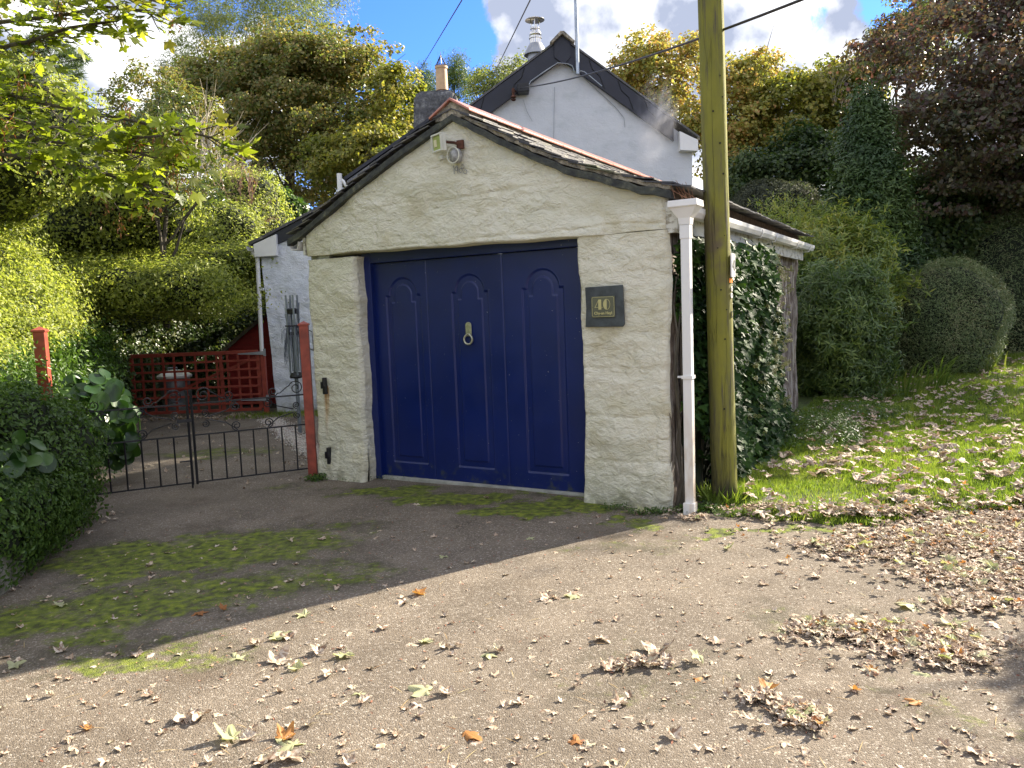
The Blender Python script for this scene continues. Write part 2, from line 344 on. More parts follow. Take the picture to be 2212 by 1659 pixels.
L_dkg = leafmat('dark green leaf', [(.025, .05, .016), (.045, .08, .025), (.07, .11, .03), (.11, .14, .04)], .35, nscale=.5)
L_copper = leafmat('copper beech leaf', [(.055, .04, .038), (.085, .058, .05), (.12, .08, .062), (.07, .10, .04), (.17, .16, .08), (.08, .07, .055), (.09, .12, .05)], .38, .38, .5, nscale=.5, namt=.45, tint=(1.5, 1., .8))
L_cyp = leafmat('cypress spray', [(.03, .065, .018), (.055, .10, .025), (.09, .14, .035)], .2, nscale=1.2, namt=.6)
L_yew = leafmat('clipped yew leaf', [(.08, .12, .045), (.12, .17, .06), (.17, .21, .085), (.26, .25, .13)], .2, .5, nscale=1.5, namt=.4)
L_nand2 = leafmat('light bamboo shrub leaf', [(.09, .14, .03), (.16, .22, .05), (.25, .30, .06), (.36, .34, .07)], .4, .35, .5, nscale=.9)
L_nand = leafmat('bamboo shrub leaf', [(.05, .09, .026), (.08, .135, .035), (.12, .18, .05), (.2, .26, .06)], .35, .35, .4, nscale=.9)
L_greysh = leafmat('grey shrub leaf', [(.05, .06, .045), (.08, .09, .065), (.11, .12, .08)], .2, .75, .12, nscale=1)
L_pine = leafmat('pine needle', [(.03, .06, .02), (.06, .10, .035), (.10, .14, .045)], .3)
L_con = leafmat('pale conifer spray', [(.07, .12, .03), (.12, .17, .04), (.16, .21, .05)], .3)
L_grass = leafmat('grass blade', [(.08, .13, .02), (.14, .21, .03), (.21, .28, .04), (.30, .33, .08)], .45, .5, .3, nscale=1.1, namt=.4)
L_strap = leafmat('strap leaf', [(.08, .14, .025), (.14, .21, .04), (.22, .24, .06)], .35, .35)
L_dead = leafmat('dead leaf', [(.30, .20, .135), (.44, .33, .235), (.55, .45, .34), (.34, .235, .16), (.62, .54, .43), (.17, .095, .06), (.50, .46, .33), (.24, .13, .08)], .12, .7, .25, nscale=11, namt=.55, tint=(1., .95, .85))
L_deadg = leafmat('pale green fallen leaf', [(.30, .33, .15), (.42, .42, .24), (.38, .36, .22)], .25, .6, .25)
L_deado = leafmat('orange fallen leaf', [(.36, .15, .05), (.42, .21, .07), (.28, .1, .04)], .25, .6, .25)
L_chip = leafmat('bark flake', [(.20, .08, .05), (.30, .14, .09), (.36, .24, .16), (.13, .07, .05), (.5, .42, .3)], .0, .8, .2)
L_flow = leafmat('small white daisy', [(.7, .7, .66), (.75, .65, .66)], .3)
L_berry = leafmat('ivy flower head', [(.20, .22, .06), (.30, .31, .09), (.26, .25, .1)], .1)
L_trough = leafmat('yellow floret', [(.5, .42, .08)], .2)

#@@FOLIAGE
def tmpl_leaf(fold=.25, wd=.5):
    V = np.array([[0, 0, 0], [-wd / 2, .45, fold * wd], [0, 1, -.08], [wd / 2, .45, fold * wd]]); return V, np.array([[0, 2, 1], [0, 3, 2]])
def tmpl_long(wd=.16):
    V = np.array([[0, 0, 0], [-wd / 2, .4, .05], [wd / 2, .4, .05], [-wd * .35, .75, -.02], [wd * .35, .75, -.02], [0, 1, -.16]]); return V, np.array([[0, 2, 1], [1, 2, 4], [1, 4, 3], [3, 4, 5]])
def tmpl_maple(curl=0., seed=0, lob=5):
    r = np.random.default_rng(seed); ang = []; rad = []
    tips = {5: [(-130, .55), (-62, .85), (0, 1.), (62, .85), (130, .55)], 3: [(-75, .75), (0, 1.), (75, .75)]}[lob]
    seq = [(180, .12)]
    for i, (a, q) in enumerate(tips):
        seq += [(a - 17, q * .76), (a - 6, q * .93), (a, q), (a + 6, q * .93), (a + 17, q * .76)]
        if i < len(tips) - 1: seq.append(((a + tips[i + 1][0]) / 2, .50))
    V = [[0, 0, 0]]
    for a, q in seq:
        q = q * (1 + r.uniform(-.08, .08)) * .55; th = R(a); V.append([q * math.sin(th), .45 + q * math.cos(th), 0])
    V = np.array(V); V[0] = [0, .42, 0]; d = V - V[0]; rr = np.hypot(d[:, 0], d[:, 1])
    V[:, 2] = curl * rr ** 2 * 1.6 + (r.uniform(-.5, .5, len(V)) * abs(curl) * .35) + .06 * np.abs(d[:, 0]) * (1 if curl >= 0 else -1)
    if curl:
        V[:, 0] *= (1 - .35 * min(1, abs(curl))); V[:, 2] += np.sin(d[:, 1] * 6 + seed) * .08 * abs(curl)
    n = len(V) - 1
    return V, np.array([[0, 1 + (i + 1) % n, 1 + i] for i in range(n)])
def tmpl_curl(seed):
    """dry leaf rolled into a ragged boat"""
    r = np.random.default_rng(seed); nx, ny = 4, 4; V = []; k = r.uniform(.8, 2.4); tw = r.uniform(-1., 1.)
    for j in range(ny + 1):
        y = j / ny; hw = .42 * math.sin(math.pi * min(.98, max(.06, y)) ** .8) + .03
        for i in range(nx + 1):
            x = (i / nx * 2 - 1) * hw * r.uniform(.8, 1.15); th = x * k * 2 + tw * (y - .5)
            V.append([math.sin(th) / (k * 2), y - .5 + r.uniform(-.03, .03), (1 - math.cos(th)) / (k * 2) + .16 * math.sin(y * math.pi * r.uniform(.8, 1.3)) + r.uniform(-.02, .02)])
    F = []
    for j in range(ny):
        for i in range(nx): a = j * (nx + 1) + i; F += [[a, a + 1, a + nx + 2], [a, a + nx + 2, a + nx + 1]]
    return np.array(V), np.array(F)
def tmpl_dry(seed, fold=.5, tip=.5):
    """dried five lobed leaf: creased along the midrib, tips curling, edge crumpled"""
    r = np.random.default_rng(seed); base = tmpl_maple(0., seed)[0][1:]; c = np.array([0, .42, 0]); rings = [.42, .78, 1.]; V = [c]
    ph = r.uniform(0, 6.28, 4)
    for q in rings: V += list(c + (base - c) * q)
    V = np.array(V); d = V - c; rr = np.hypot(d[:, 0], d[:, 1]) / .55; an = np.arctan2(d[:, 0], d[:, 1])
    z = fold * .8 * np.abs(d[:, 0]) + tip * .17 * rr ** 2.4 * (1 + .6 * np.sin(an * 2 + ph[0])) + .06 * rr * np.sin(an * 5 + ph[1]) + .035 * rr * np.sin(an * 11 + ph[2]) + r.normal(size=len(V)) * .018 * (rr > .1)
    V[:, 0] *= (1 - .45 * fold * min(1, rr.max())); V[:, 1] += -.10 * tip * rr ** 2 * np.sign(d[:, 1]); V[:, 2] = z; n = len(base); F = [[0, 1 + (i + 1) % n, 1 + i] for i in range(n)]
    for k in range(len(rings) - 1):
        a, b = 1 + k * n, 1 + (k + 1) * n
        for i in range(n): j = (i + 1) % n; F += [[a + i, a + j, b + j], [a + i, b + j, b + i]]
    # stalk
    m = len(V); V = np.vstack([V, [[-.012, -.02, .0], [.012, -.02, .0], [.05, -.45, .06]]]); F.append([m, m + 1, m + 2]); V[:, 1] -= .3; return V, np.array(F)
def tmpl_clump(kind, n=5, seed=0, spread=.5, sz=.5):
    """small spray of n leaves used as one stamp"""
    r = np.random.default_rng(seed); t = tmpl_leaf() if kind == 'leaf' else tmpl_long(.2); VV = []; FF = []; b = 0
    for i in range(n):
        V, F = t; a = r.uniform(0, 2 * math.pi); e = r.uniform(-.5, .9)
        d = np.array([math.cos(a) * math.cos(e), math.sin(a) * math.cos(e), math.sin(e)]); s_ = np.cross(d, [0, 0, 1.]); s_ /= np.linalg.norm(s_); nn = np.cross(s_, d)
        q = V[:, 0:1] * s_ + V[:, 1:2] * d + V[:, 2:3] * nn; VV.append(q * sz * r.uniform(.7, 1.2) + r.uniform(-.5, .5, 3) * spread); FF.append(F + b); b += len(V)
    return np.vstack(VV), np.vstack(FF)
T_leaf = tmpl_leaf(); T_wide = tmpl_leaf(.2, .8); T_long = tmpl_long(); T_maple = tmpl_maple(.15, 1); T_ivy = tmpl_maple(.1, 2, 3)
def unit(v): return v / (np.linalg.norm(v, axis=-1, keepdims=True) + 1e-9)
def stamp(T, P, N, size, tang=None, jit=1.):
    """copies of template T at points P, lying square to normals N"""
    V, F = T; n = len(P); P = np.asarray(P); N = unit(np.asarray(N, float)); r = rng.normal(size=(n, 3)) if tang is None else np.asarray(tang, float) + rng.normal(size=(n, 3)) * .35 * jit
    Y = unit(r - N * np.sum(r * N, 1, keepdims=True)); X = np.cross(Y, N); s = (size * (np.ones(n) if jit == 0 else rng.uniform(.65, 1.25, n)))[:, None, None] if not hasattr(size, '__len__') else np.asarray(size)[:, None, None]
    A = P[:, None, :] + s * (V[None, :, 0:1] * X[:, None] + V[None, :, 1:2] * Y[:, None] + V[None, :, 2:3] * N[:, None])
    FF = F[None] + (np.arange(n) * len(V))[:, None, None]
    return A.reshape(-1, 3), FF.reshape(-1, F.shape[1])
def merge(parts):
    VV = []; FF = []; b = 0
    for V, F in parts: VV.append(V); FF.append(F + b); b += len(V)
    return np.vstack(VV), np.vstack(FF)
def leafobj(name, parts, mat, parent=None):
    V, F = merge(parts) if isinstance(parts, list) else parts
    return link(name, npmesh(name, V, F), mat, parent)
def sph(n): return unit(rng.normal(size=(n, 3)))
def crown_pts(ells, ncl, npc, cr, flat=.6, shell=.55, upb=.5, lowcut=-.55):
    """leaf points grouped in clumps filling a union of ellipsoids, thicker outside"""
    vol = np.array([e[1][0] * e[1][1] * e[1][2] for e in ells]) ** .67; pick = rng.choice(len(ells), ncl, p=vol / vol.sum())
    c = np.array([e[0] for e in ells])[pick]; r = np.array([e[1] for e in ells])[pick]
    d = sph(ncl); d[:, 2] = np.where(d[:, 2] < lowcut, -d[:, 2], d[:, 2]); rad = shell + (1 - shell) * rng.random(ncl) ** .6
    wob = 1 + .22 * fbm(d * 1.7 + c * .1, 1.3, 3, 5)
    cc = c + d * r * (rad * wob)[:, None]; cs = cr * rng.uniform(.55, 1.35, ncl)
    cnt = rng.poisson(npc, ncl) + 3; idx = np.repeat(np.arange(ncl), cnt)
    o = rng.normal(size=(len(idx), 3)); o = unit(o) * (rng.random(len(idx)) ** .45)[:, None]; o[:, 2] *= flat
    P = cc[idx] + o * cs[idx][:, None]
    N = unit(d[idx] * .5 + o * .6 + np.array([0, 0, upb]) + rng.normal(size=(len(idx), 3)) * .55)
    return P, N, cc
def limbs(mb, base, top, rad, targets, n=14, twig=True, sec=2):
    """tapered trunk with limbs running to the clumps"""
    base = np.array(base, float); top = np.array(top, float); m = 8
    tr = [base + (top - base) * (i / m) + (np.array([vnoise(np.array([[i * .4, base[0], 1.]]))[0], vnoise(np.array([[i * .4, base[1], 5.]]))[0], 0]) * rad * 1.5 if i else 0) for i in range(m + 1)]
    mb.tube(tr, [rad * (1.15 - i / m * .95) for i in range(m + 1)], 9)
    idx = rng.choice(len(targets), min(n, len(targets)), replace=False)
    for k in idx:
        e = targets[k]; zt = (e[2] - base[2]) / max(.1, top[2] - base[2]); f = float(np.clip(zt - rng.uniform(.08, .35), .2, .95)); s = tr[int(f * m)]; mid = (s + e) / 2 + np.array([0, 0, .12]) * np.linalg.norm(e - s) + rng.normal(size=3) * .06 * np.linalg.norm(e - s)
        p = [s, (s + mid) / 2 + rng.normal(size=3) * .03, mid, (mid + e) / 2 + rng.normal(size=3) * .08, s + (e - s) * .93]; r0 = rad * .42 * (1.1 - f)+ .012
        mb.tube(p, [r0, r0 * .8, r0 * .6, r0 * .4, r0 * .12], 6)
        for q in range(sec if twig else 0):
            s2 = p[2 + q % 2]; e2 = s2 + (e - s) * rng.uniform(.2, .4) + rng.normal(size=3) * min(.3, .12 * np.linalg.norm(e - s)); mb.tube([s2, (s2 + e2) / 2 + rng.normal(size=3) * .05, e2], [r0 * .4, r0 * .25, r0 * .08], 5)
def tree(name, label, cat, base, trunk_top, rad, ells, ncl, npc, cr, size, mat, T=None, group=None, flat=.6, shell=.55, nl=14, bark=None, lowcut=-.55, tang=None):
    P, N, cc = crown_pts(ells, ncl, npc, cr, flat, shell, lowcut=lowcut)
    th = thing(name, label, cat, base, group)
    leafobj('crown', stamp(T or T_wide, P, N, size, tang=tang if tang is None else np.tile(tang, (len(P), 1))), mat, th)
    mb = MB(); limbs(mb, base, trunk_top, rad, cc, nl); mb.build('trunk', bark or M_bark, th, smooth=True)
    return th
def shrub(name, label, cat, c, r, n, size, mat, T=None, core=True, group=None, wob=.18, ws=1.6, thick=.16, upb=.35, stems=True, coreK=.86, spiky=0.):
    """dense bush: bumpy ellipsoid shell of leaves over a dark twiggy heart"""
    c = np.array(c, float); r = np.array(r, float); th = thing(name, label, cat, (c[0], c[1], max(0, c[2] - r[2])), group)
    d = sph(n); k = 1 + wob * fbm(d * r * ws + c, 1., 4, 3); rad = k * (1 - thick * rng.random(n) ** 1.3); rad = rad + spiky * (rng.random(n) ** 8)
    P = c + d * r * rad[:, None]; keep = P[:, 2] > .02; P = P[keep]; d = d[keep]
    N = unit(d / r * r.mean() + np.array([0, 0, upb]) + rng.normal(size=P.shape) * .6)
    leafobj('foliage', stamp(T or T_leaf, P, N, size), mat, th)
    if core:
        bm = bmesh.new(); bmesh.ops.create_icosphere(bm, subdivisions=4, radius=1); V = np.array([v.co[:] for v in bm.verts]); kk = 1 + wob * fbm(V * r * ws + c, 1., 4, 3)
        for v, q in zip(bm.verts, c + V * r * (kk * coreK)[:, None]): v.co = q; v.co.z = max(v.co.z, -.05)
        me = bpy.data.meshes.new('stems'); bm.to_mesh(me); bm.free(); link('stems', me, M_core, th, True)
    return th

#@@GARAGE
garage = thing('garage', 'cream painted stone garage with blue door and slate roof in front of the cottage', 'garage', B)
LP = [(3.76, 2.27), (3.57, 2.345), (2.9, 2.68), (2.41, 2.906), (1.80, 3.15)]
RP = [(1.80, 3.15), (1.29, 2.86), (.787, 2.60), (.19, 2.385), (-.01, 2.335), (-.20, 2.275)]
pu = np.array([p[0] for p in RP][::-1] + [p[0] for p in LP[:-1]][::-1]); pz = np.array([p[1] for p in RP][::-1] + [p[1] for p in LP[:-1]][::-1])
def ztop(u): return np.interp(u, pu, pz)
def wall_disp(u, z, k=1.):
    P = np.stack([u, z, np.zeros_like(u) + 3.3], -1)
    a = .020 * fbm(P * [1, 1.5, 1], 2.2, 3, 1) + .006 * fbm(P * [1, 1.7, 1], 9., 3, 2) + .0022 * fbm(P, 34, 2, 4)
    # soft joints of the big granite blocks under the paint
    row = np.floor((z + .03 * vnoise(P, 3, 7)) / .36); jz = np.abs(((z + .02 * vnoise(P, 3, 7)) / .36) % 1 - .5) * .36; jz = .18 - jz
    off = (np.sin(row * 12.9) * 43758.5) % 1; ju = ((u + .02 * vnoise(P, 4, 9)) / .55 + off) % 1; ju = np.minimum(ju, 1 - ju) * .55
    j = np.exp(-(jz / .012) ** 2) * np.clip(vnoise(P, 1.6, 11) * 2 + .6, 0, 1) + np.exp(-(ju / .012) ** 2) * np.clip(vnoise(P, 2.2, 12) * 2 + .3, 0, 1)
    return (a - .008 * np.clip(j, 0, 1)) * k
def patch(corner_fn, ns, nt_, disp=True, k=1., back=None):
    s, q = np.meshgrid(np.linspace(0, 1, ns), np.linspace(0, 1, nt_), indexing='xy'); u, v, z = corner_fn(s, q)
    u = u + 0 * s; v = v + 0 * s; z = z + 0 * s
    uv = np.stack([u, z], -1).reshape(-1, 2)
    if disp: v = v - wall_disp(u, z, k)
    P = FP(np.stack([u, v, z], -1)).reshape(-1, 3)
    i = np.arange(ns * nt_).reshape(nt_, ns); F = np.stack([i[:-1, :-1], i[:-1, 1:], i[1:, 1:], i[1:, :-1]], -1).reshape(-1, 4)
    return P, F, uv
def uvmesh(name, patches, mat, parent):
    VV, FF, UV = [], [], []; b = 0
    for P, F, uv in patches: VV.append(P); FF.append(F + b); UV.append(uv); b += len(P)
    V = np.vstack(VV); F = np.vstack(FF); UV = np.vstack(UV); me = npmesh(name, V, F); l = me.uv_layers.new(name='UVMap')
    l.data.foreach_set('uv', UV[F.ravel()].astype(np.float32).ravel()); o = link(name, me, mat, parent); me.shade_smooth(); return o
def edge_round(x, r=.05): return r * (1 - np.sqrt(np.clip(1 - (1 - np.clip(x / r, 0, 1)) ** 2, 0, 1)))
def wob(z, s, a=.017): return a * fbm(np.stack([z * 0 + s, z, z * 0], -1), 3.2, 4, 21)
def right_pier(s, q):
    z = -.06 + q * 2.16; u0 = 0. + wob(z, 1.) - .0 * z; u1 = .72 + wob(z, 2., .014); u = u0 + (u1 - u0) * s
    v = edge_round(u - u0, .05) + edge_round(u1 - u, .03); v = v + np.where(z < .45, -.05 * (.45 - np.clip(z, 0, .45)), 0); return u, v, z
def left_pier(s, q):
    z = -.06 + q * 2.17; u0 = 2.975 + wob(z, 3.); u1 = 3.575 + wob(z, 4., .01); u = u0 + (u1 - u0) * s
    v = edge_round(u - u0, .045) + edge_round(u1 - u, .04) - np.where(z < .4, .07 * (.4 - np.clip(z, 0, .4)), 0); return u, v, z
def gable(s, q):
    u = s * 3.575; zb = 2.100 + .045 * np.clip((u - .7) / 2.3, 0, 1) + .004 * np.sin(u * 9)
    proud = .022 * ((u > .5) & (u < 3.27)) * np.clip(1 - (q - .0) / .35, 0, 1)
    qq = np.clip((q - .02) / .98, 0, 1); z = zb + (ztop(u) + .01 - zb) * qq
    v = np.where(q < .012, .25, np.where(q < .03, .012, 0.)) - proud + edge_round(u, .05) + edge_round(3.575 - u, .04); return u, v, z
def reveal_l(s, q): z = -.06 + q * 2.17; u0 = 2.975 + wob(z, 3.); return u0 + .01 * s, .045 + s * .22, z
def reveal_r(s, q): z = -.06 + q * 2.16; u1 = .72 + wob(z, 2., .014); return u1 + 0 * s, .03 + s * .25, z
uvmesh('front_wall', [patch(right_pier, 60, 170), patch(left_pier, 50, 170), patch(gable, 260, 90), patch(reveal_l, 10, 170, True, .6), patch(reveal_r, 6, 100, False)], M_front, garage)
def side_r(s, q):
    v = s * 5.5; z = -.06 + q * 2.33; P = np.stack([v, z, v * 0], -1); return 0.02 + .02 * fbm(P, 3.5, 4, 31) + .0 * v, v + .03, z
P_, F_, uv_ = patch(side_r, 260, 90, False); uvmesh('side_wall', [(P_, F_[:, ::-1], uv_)], M_lime, garage)
mb = MB(); fbox(mb, 3.33, 3.56, .06, 5.5, -.05, 2.3); mb.build('side_wall', M_ext, garage)
mb = MB(); mb.poly([Fp(u, 5.5, z) for u, z in [(0.03, -.05), (3.5, -.05), (3.5, 2.3), (1.8, 3.08), (.03, 2.28)]], W * -.2); mb.build('rear_wall', M_stone, garage)
# roof
def rake(name, prof, dz0, dz1, v0, v1, mat, seg=1):
    mb = MB(); a = [Fp(u, v0, z + dz0) for u, z in prof]; b = [Fp(u, v0, z + dz1) for u, z in prof][::-1]; mb.poly(a + b, W * (v1 - v0)); return mb.build(name, mat, garage, bevel=.004)
def fine(prof, step=.09, amp=.006):
    out = []
    for (a, b) in zip(prof[:-1], prof[1:]):
        n = max(1, int(math.hypot(b[0] - a[0], b[1] - a[1]) / step))
        for i in range(n): f = i / n; out.append((a[0] + (b[0] - a[0]) * f, a[1] + (b[1] - a[1]) * f + random.uniform(-amp, amp)))
    return out + [prof[-1]]
rake('verge_slate', fine(RP[:-1] + [(-.05, 2.325)], .08, .007), -.012, .045, -.055, .03, M_verge)
rake('verge_slate', fine(LP, .12, .003), -.012, .04, -.05, .03, M_verge)
rake('verge_mortar', fine(RP[:-1] + [(-.04, 2.33)], .05, .007), .05, .085, -.035, .06, M_mort)
rake('verge_mortar', fine(LP, .06, .003), .043, .06, -.03, .06, M_verge)
def slope_pt(prof, s):
    d = [0]
    for a, b in zip(prof[:-1], prof[1:]): d.append(d[-1] + math.hypot(b[0] - a[0], b[1] - a[1]))
    s = min(s, d[-1]); return np.interp(s, d, [p[0] for p in prof]), np.interp(s, d, [p[1] for p in prof])
def slope_len(prof): return sum(math.hypot(b[0] - a[0], b[1] - a[1]) for a, b in zip(prof[:-1], prof[1:]))
for prof, nm in ((RP, 'roof_slope'), (LP[::-1], 'roof_slope')):
    mb = MB(); Ls = slope_len(prof); row = .155; k = 0; s0 = .05
    while s0 < Ls:
        ua, za = slope_pt(prof, s0 - .1 if s0 > .1 else 0.); ub, zb = slope_pt(prof, s0 + row * .98); v = -.055 - (k % 2) * .11 + (.0 if k % 2 == 0 else .0)
        while v < 5.55:
            wd = random.uniform(.19, .25); vv = max(v, -.05 + random.uniform(-.012, .006)); ww = min(v + wd - .004, 5.55) - vv
            j = random.uniform(-.004, .006); j2 = random.uniform(0, .018)
            if ww > .02:
                a = Fp(ua, vv, za + .075 + j); b = Fp(ub + (-.01 if ub < ua else .01) * j2, vv, zb + .097 + j + j2 * .5)
                mb.box(a, b - a, W * ww, Z * .011)
            v += wd
        s0 += row; k += 1
    mb.build(nm, M_slate, garage)
    dk = prof[:-1] if prof is RP else prof[:-1]; mb = MB(); a = [Fp(u, .04, z + .0) for u, z in dk]; b = [Fp(u, .04, z + .07) for u, z in dk][::-1]; mb.poly(a + b, W * 5.46); mb.build('roof_deck', M_shingle, garage)
mb = MB(); zr = 3.15
for i in range(13):
    v0 = -.075 + i * .44; dz = random.uniform(-.006, .006) - .0 * i; tl = .435
    for sg, sl, ln in ((-1, .50, .19), (1, .50, .215)):
        p = [(1.80, zr + .165), (1.80 + sg * ln, zr + .165 - ln * sl - .02), (1.80 + sg * ln, zr + .145 - ln * sl - .02), (1.80, zr + .142)]
        mb.poly([Fp(u, v0 + random.uniform(0, .006), z + dz) for u, z in p], W * tl)
mb.build('ridge_tiles', M_terra, garage, bevel=.004)
mb = MB()
for v0 in np.arange(-.045, 5.4, .22):
    for sg in (-1, 1): mb.poly([Fp(1.8 + sg * a, v0, zr + b) for a, b in ((0, .14), (.15 + random.uniform(-.01, .012), .055), (.165, .0), (0, .0))], W * .222)
mb.build('ridge_mortar', M_mort, garage)
# door
uu = np.linspace(.76, 2.95, 440); zz = np.linspace(.03, 2.04, 270); Ug, Zg = np.meshgrid(uu, zz)
Hh = np.zeros_like(Ug)
for cu, hw in ((2.59, .200), (1.86, .190), (1.14, .195)):
    zb, zs = .165, 1.735; q = np.maximum(np.abs(Ug - cu) - hw, np.maximum(zb - Zg, Zg - zs)); r = hw - .04
    c2 = np.hypot(Ug - cu, Zg - (zs - .0)) - r; c2 = np.where(Zg < zs, np.maximum(np.abs(Ug - cu) - r, zb - Zg), c2); sd = np.minimum(q, c2)
    Hh += np.interp(sd, [-.09, -.065, -.062, -.028, -.007, 0, .002, .01], [.001, .001, .010, .012, .014, .002, -.002, 0])
for su in (2.313, 1.52): Hh += .006 * np.exp(-((Ug - su) / .004) ** 2)
Hh += .0012 * fbm(np.stack([Ug, Zg, Ug * 0], -1), 2.5, 3, 41)
P_ = FP(np.stack([Ug, .2 + Hh, Zg], -1)).reshape(-1, 3); i = np.arange(P_.shape[0]).reshape(Ug.shape); F_ = np.stack([i[:-1, :-1], i[:-1, 1:], i[1:, 1:], i[1:, :-1]], -1).reshape(-1, 4)
me = npmesh('garage_door', P_, F_); door = link('garage_door', me, M_door, garage); me.shade_smooth()
mb = MB(); fbox(mb, 2.915, 3.02, .15, .24, 0, 2.14); fbox(mb, .70, 2.913, .15, .24, 2.045, 2.14); fbox(mb, .70, .775, .18, .24, 0, 2.043)
mb.build('door_frame', M_door, garage, bevel=.004)
mb = MB(); fbox(mb, .73, 2.97, .16, .3, -.04, .028); mb.build('threshold', M_conc, garage, bevel=.006)
mb = MB(); mb.poly([Fp(1.876 + .031 * math.cos(a), .192, 1.44 + .031 * math.sin(a)) for a in np.linspace(0, math.pi, 10)] + [Fp(1.847, .192, 1.345), Fp(1.905, .192, 1.345)], W * -.008)
kn = mb.build('door_knocker', M_brass, door, bevel=.002)
mb = MB(); mb.tube([Fp(1.876 + .042 * math.cos(a), .175, 1.318 + .042 * math.sin(a)) for a in np.linspace(0, 2 * math.pi, 24)], .009, 8); mb.build('knocker_ring', M_brass, door, smooth=True); mb = MB(); mb.tube([Fp(1.876, .185, 1.365), Fp(1.876, .165, 1.36)], .012, 8); mb.build('knocker_pin', M_brass, door, smooth=True)
mb = MB(); mb.tube([Fp(1.876, .186, 1.44), Fp(1.876, .18, 1.44)], .012, 10)
mb.build('bolt_head', M_brass, door, smooth=True)
# hinge pintles left on the wall
for zc in (.90, .22):
    mb = MB(); fbox(mb, 3.395, 3.43, -.035, .0, zc - .075, zc + .085); fbox(mb, 3.425, 3.445, -.045, -.01, zc - .02, zc + .045); mb.tube([Fp(3.405, -.04, zc - .0), Fp(3.405, -.04, zc + .085)], .012, 8); mb.build('hinge_plate', M_iron, garage, bevel=.003)
# right hand fascia, gutter, hopper and downpipe
mb = MB(); fbox(mb, -.075, -.05, .05, 5.45, 2.075, 2.245); fbox(mb, -.075, .03, .02, .05, 2.075, 2.30); mb.build('fascia', M_fascia, garage, bevel=.002)
def gutter(mb, p0, p1, rad, flat_dir):
    p0 = np.array(p0); p1 = np.array(p1); o = unit(np.array(flat_dir, float)); prof = [(-1, .25), (-.97, -.35), (-.62, -1), (.62, -1), (.97, -.35), (1, .3), (.9, .3), (.86, -.3), (.55, -.88), (-.55, -.88), (-.88, -.3), (-.9, .25)]
    mb.poly([p0 + o * a * rad + Z * b * rad for a, b in prof], p1 - p0)
mb = MB(); gutter(mb, Fp(-.145, .1, 2.235), Fp(-.145, 5.6, 2.255), .055, -U); mb.build('gutter', M_white, garage, smooth=False)
for v0 in (.9, 2.3, 3.0, 4.3, 5.2): mb = MB(); gutter(mb, Fp(-.145, v0, 2.232), Fp(-.145, v0 + .035, 2.232), .062, -U); mb.build('gutter_bracket', M_white, garage)
mb = MB(); cu, cv = -.145, -.01
def rect(cu, cv, hu, hv, z): return [Fp(cu + a * hu, cv + b * hv, z) for a, b in ((-1, -1), (1, -1), (1, 1), (-1, 1))]
rings = [rect(cu, cv, .105, .085, 2.29), rect(cu, cv, .108, .088, 2.245), rect(cu, cv, .095, .075, 2.235), rect(cu, cv, .045, .045, 2.165), rect(cu, cv, .040, .040, 2.12)]
V = [p for r_ in rings for p in r_]; mb.add(V, [(i * 4 + k, i * 4 + (k + 1) % 4, i * 4 + 4 + (k + 1) % 4, i * 4 + 4 + k) for i in range(4) for k in range(4)] + [(0, 3, 2, 1)])
mb.build('hopper', M_white, garage, bevel=.003)
mb = MB(); fbox(mb, cu - .033, cu + .033, cv - .033, cv + .033, .0, 2.17); dp = mb.build('downpipe', M_pipe, garage, bevel=.006)
mb = MB(); fbox(mb, cu - .041, cu + .041, cv - .041, cv + .041, 1.01, 1.035); fbox(mb, cu + .04, cu + .08, cv - .008, cv + .012, 1.015, 1.03); mb.build('pipe_clip', M_white, dp, bevel=.002)
mb = MB(); fbox(mb, cu - .037, cu + .037, cv - .037, cv + .037, 2.02, 2.12); mb.build('pipe_socket', M_pipe, dp, bevel=.004); mb = MB(); fbox(mb, cu - .042, cu + .042, cv - .05, cv + .04, -.01, .09); mb.build('pipe_socket', M_pipe, dp, bevel=.004)
# left gutter stub
mb = MB(); gutter(mb, Fp(3.70, -.02, 2.275), Fp(3.70, 5.4, 2.275), .06, -U); mb.build('gutter', M_white, garage)
mb = MB(); fbox(mb, 3.58, 3.60, .0, 5.4, 2.16, 2.33); mb.build('fascia', M_fascia, garage)
# leaves and twigs lodged in the valley above the hopper
mb = MB()
for k in range(12): p = Fp(-.02 - .16 * random.random(), random.uniform(-.04, .12), 2.36); mb.tube([p + Z * random.uniform(.0, .10), p - U * random.uniform(.02, .12) + W * random.uniform(-.03, .03) - Z * .05], .0018, 4)
tag(mb.build('twig_litter', plain('dry reddish twig', (.30, .15, .09), .8)), 'reddish tuft of dry twigs caught above the white hopper head', 'twigs', kind='stuff')

# house sign
sg = thing('house_sign', 'square slate house sign with gold number 40 and name, right of the garage door', 'sign', Fp(.49, -.02, 1.4))
mb = MB(); mb.poly([Fp(u, -.022, z) for u, z in ((.647, 1.711), (.337, 1.716), (.330, 1.42), (.345, 1.402), (.652, 1.406), (.642, 1.55))], W * -.018); mb.build('slate_backing', M_slateplate, sg, bevel=.004)
mb = MB(); fbox(mb, .40, .592, -.049, -.041, 1.477, 1.637); pl = mb.build('nameplate', M_plate, sg, bevel=.002)
def stroke(mb, pts, wd, u0, z0, v, closed=False, th=.0015):
    """flat band lettering on the wall face; x runs right"""
    n = len(pts)
    for i in range(n if closed else n - 1):
        a = np.array(pts[i]); b = np.array(pts[(i + 1) % n]); d = b - a; L = np.linalg.norm(d);
        if L < 1e-6: continue
        d /= L; nn = np.array([-d[1], d[0]]) * wd / 2; e = d * wd * .3
        q = [a - e + nn, b + e + nn, b + e - nn, a - e - nn]; mb.poly([Fp(u0 - x, v, z0 + z) for x, z in q], W * -th)
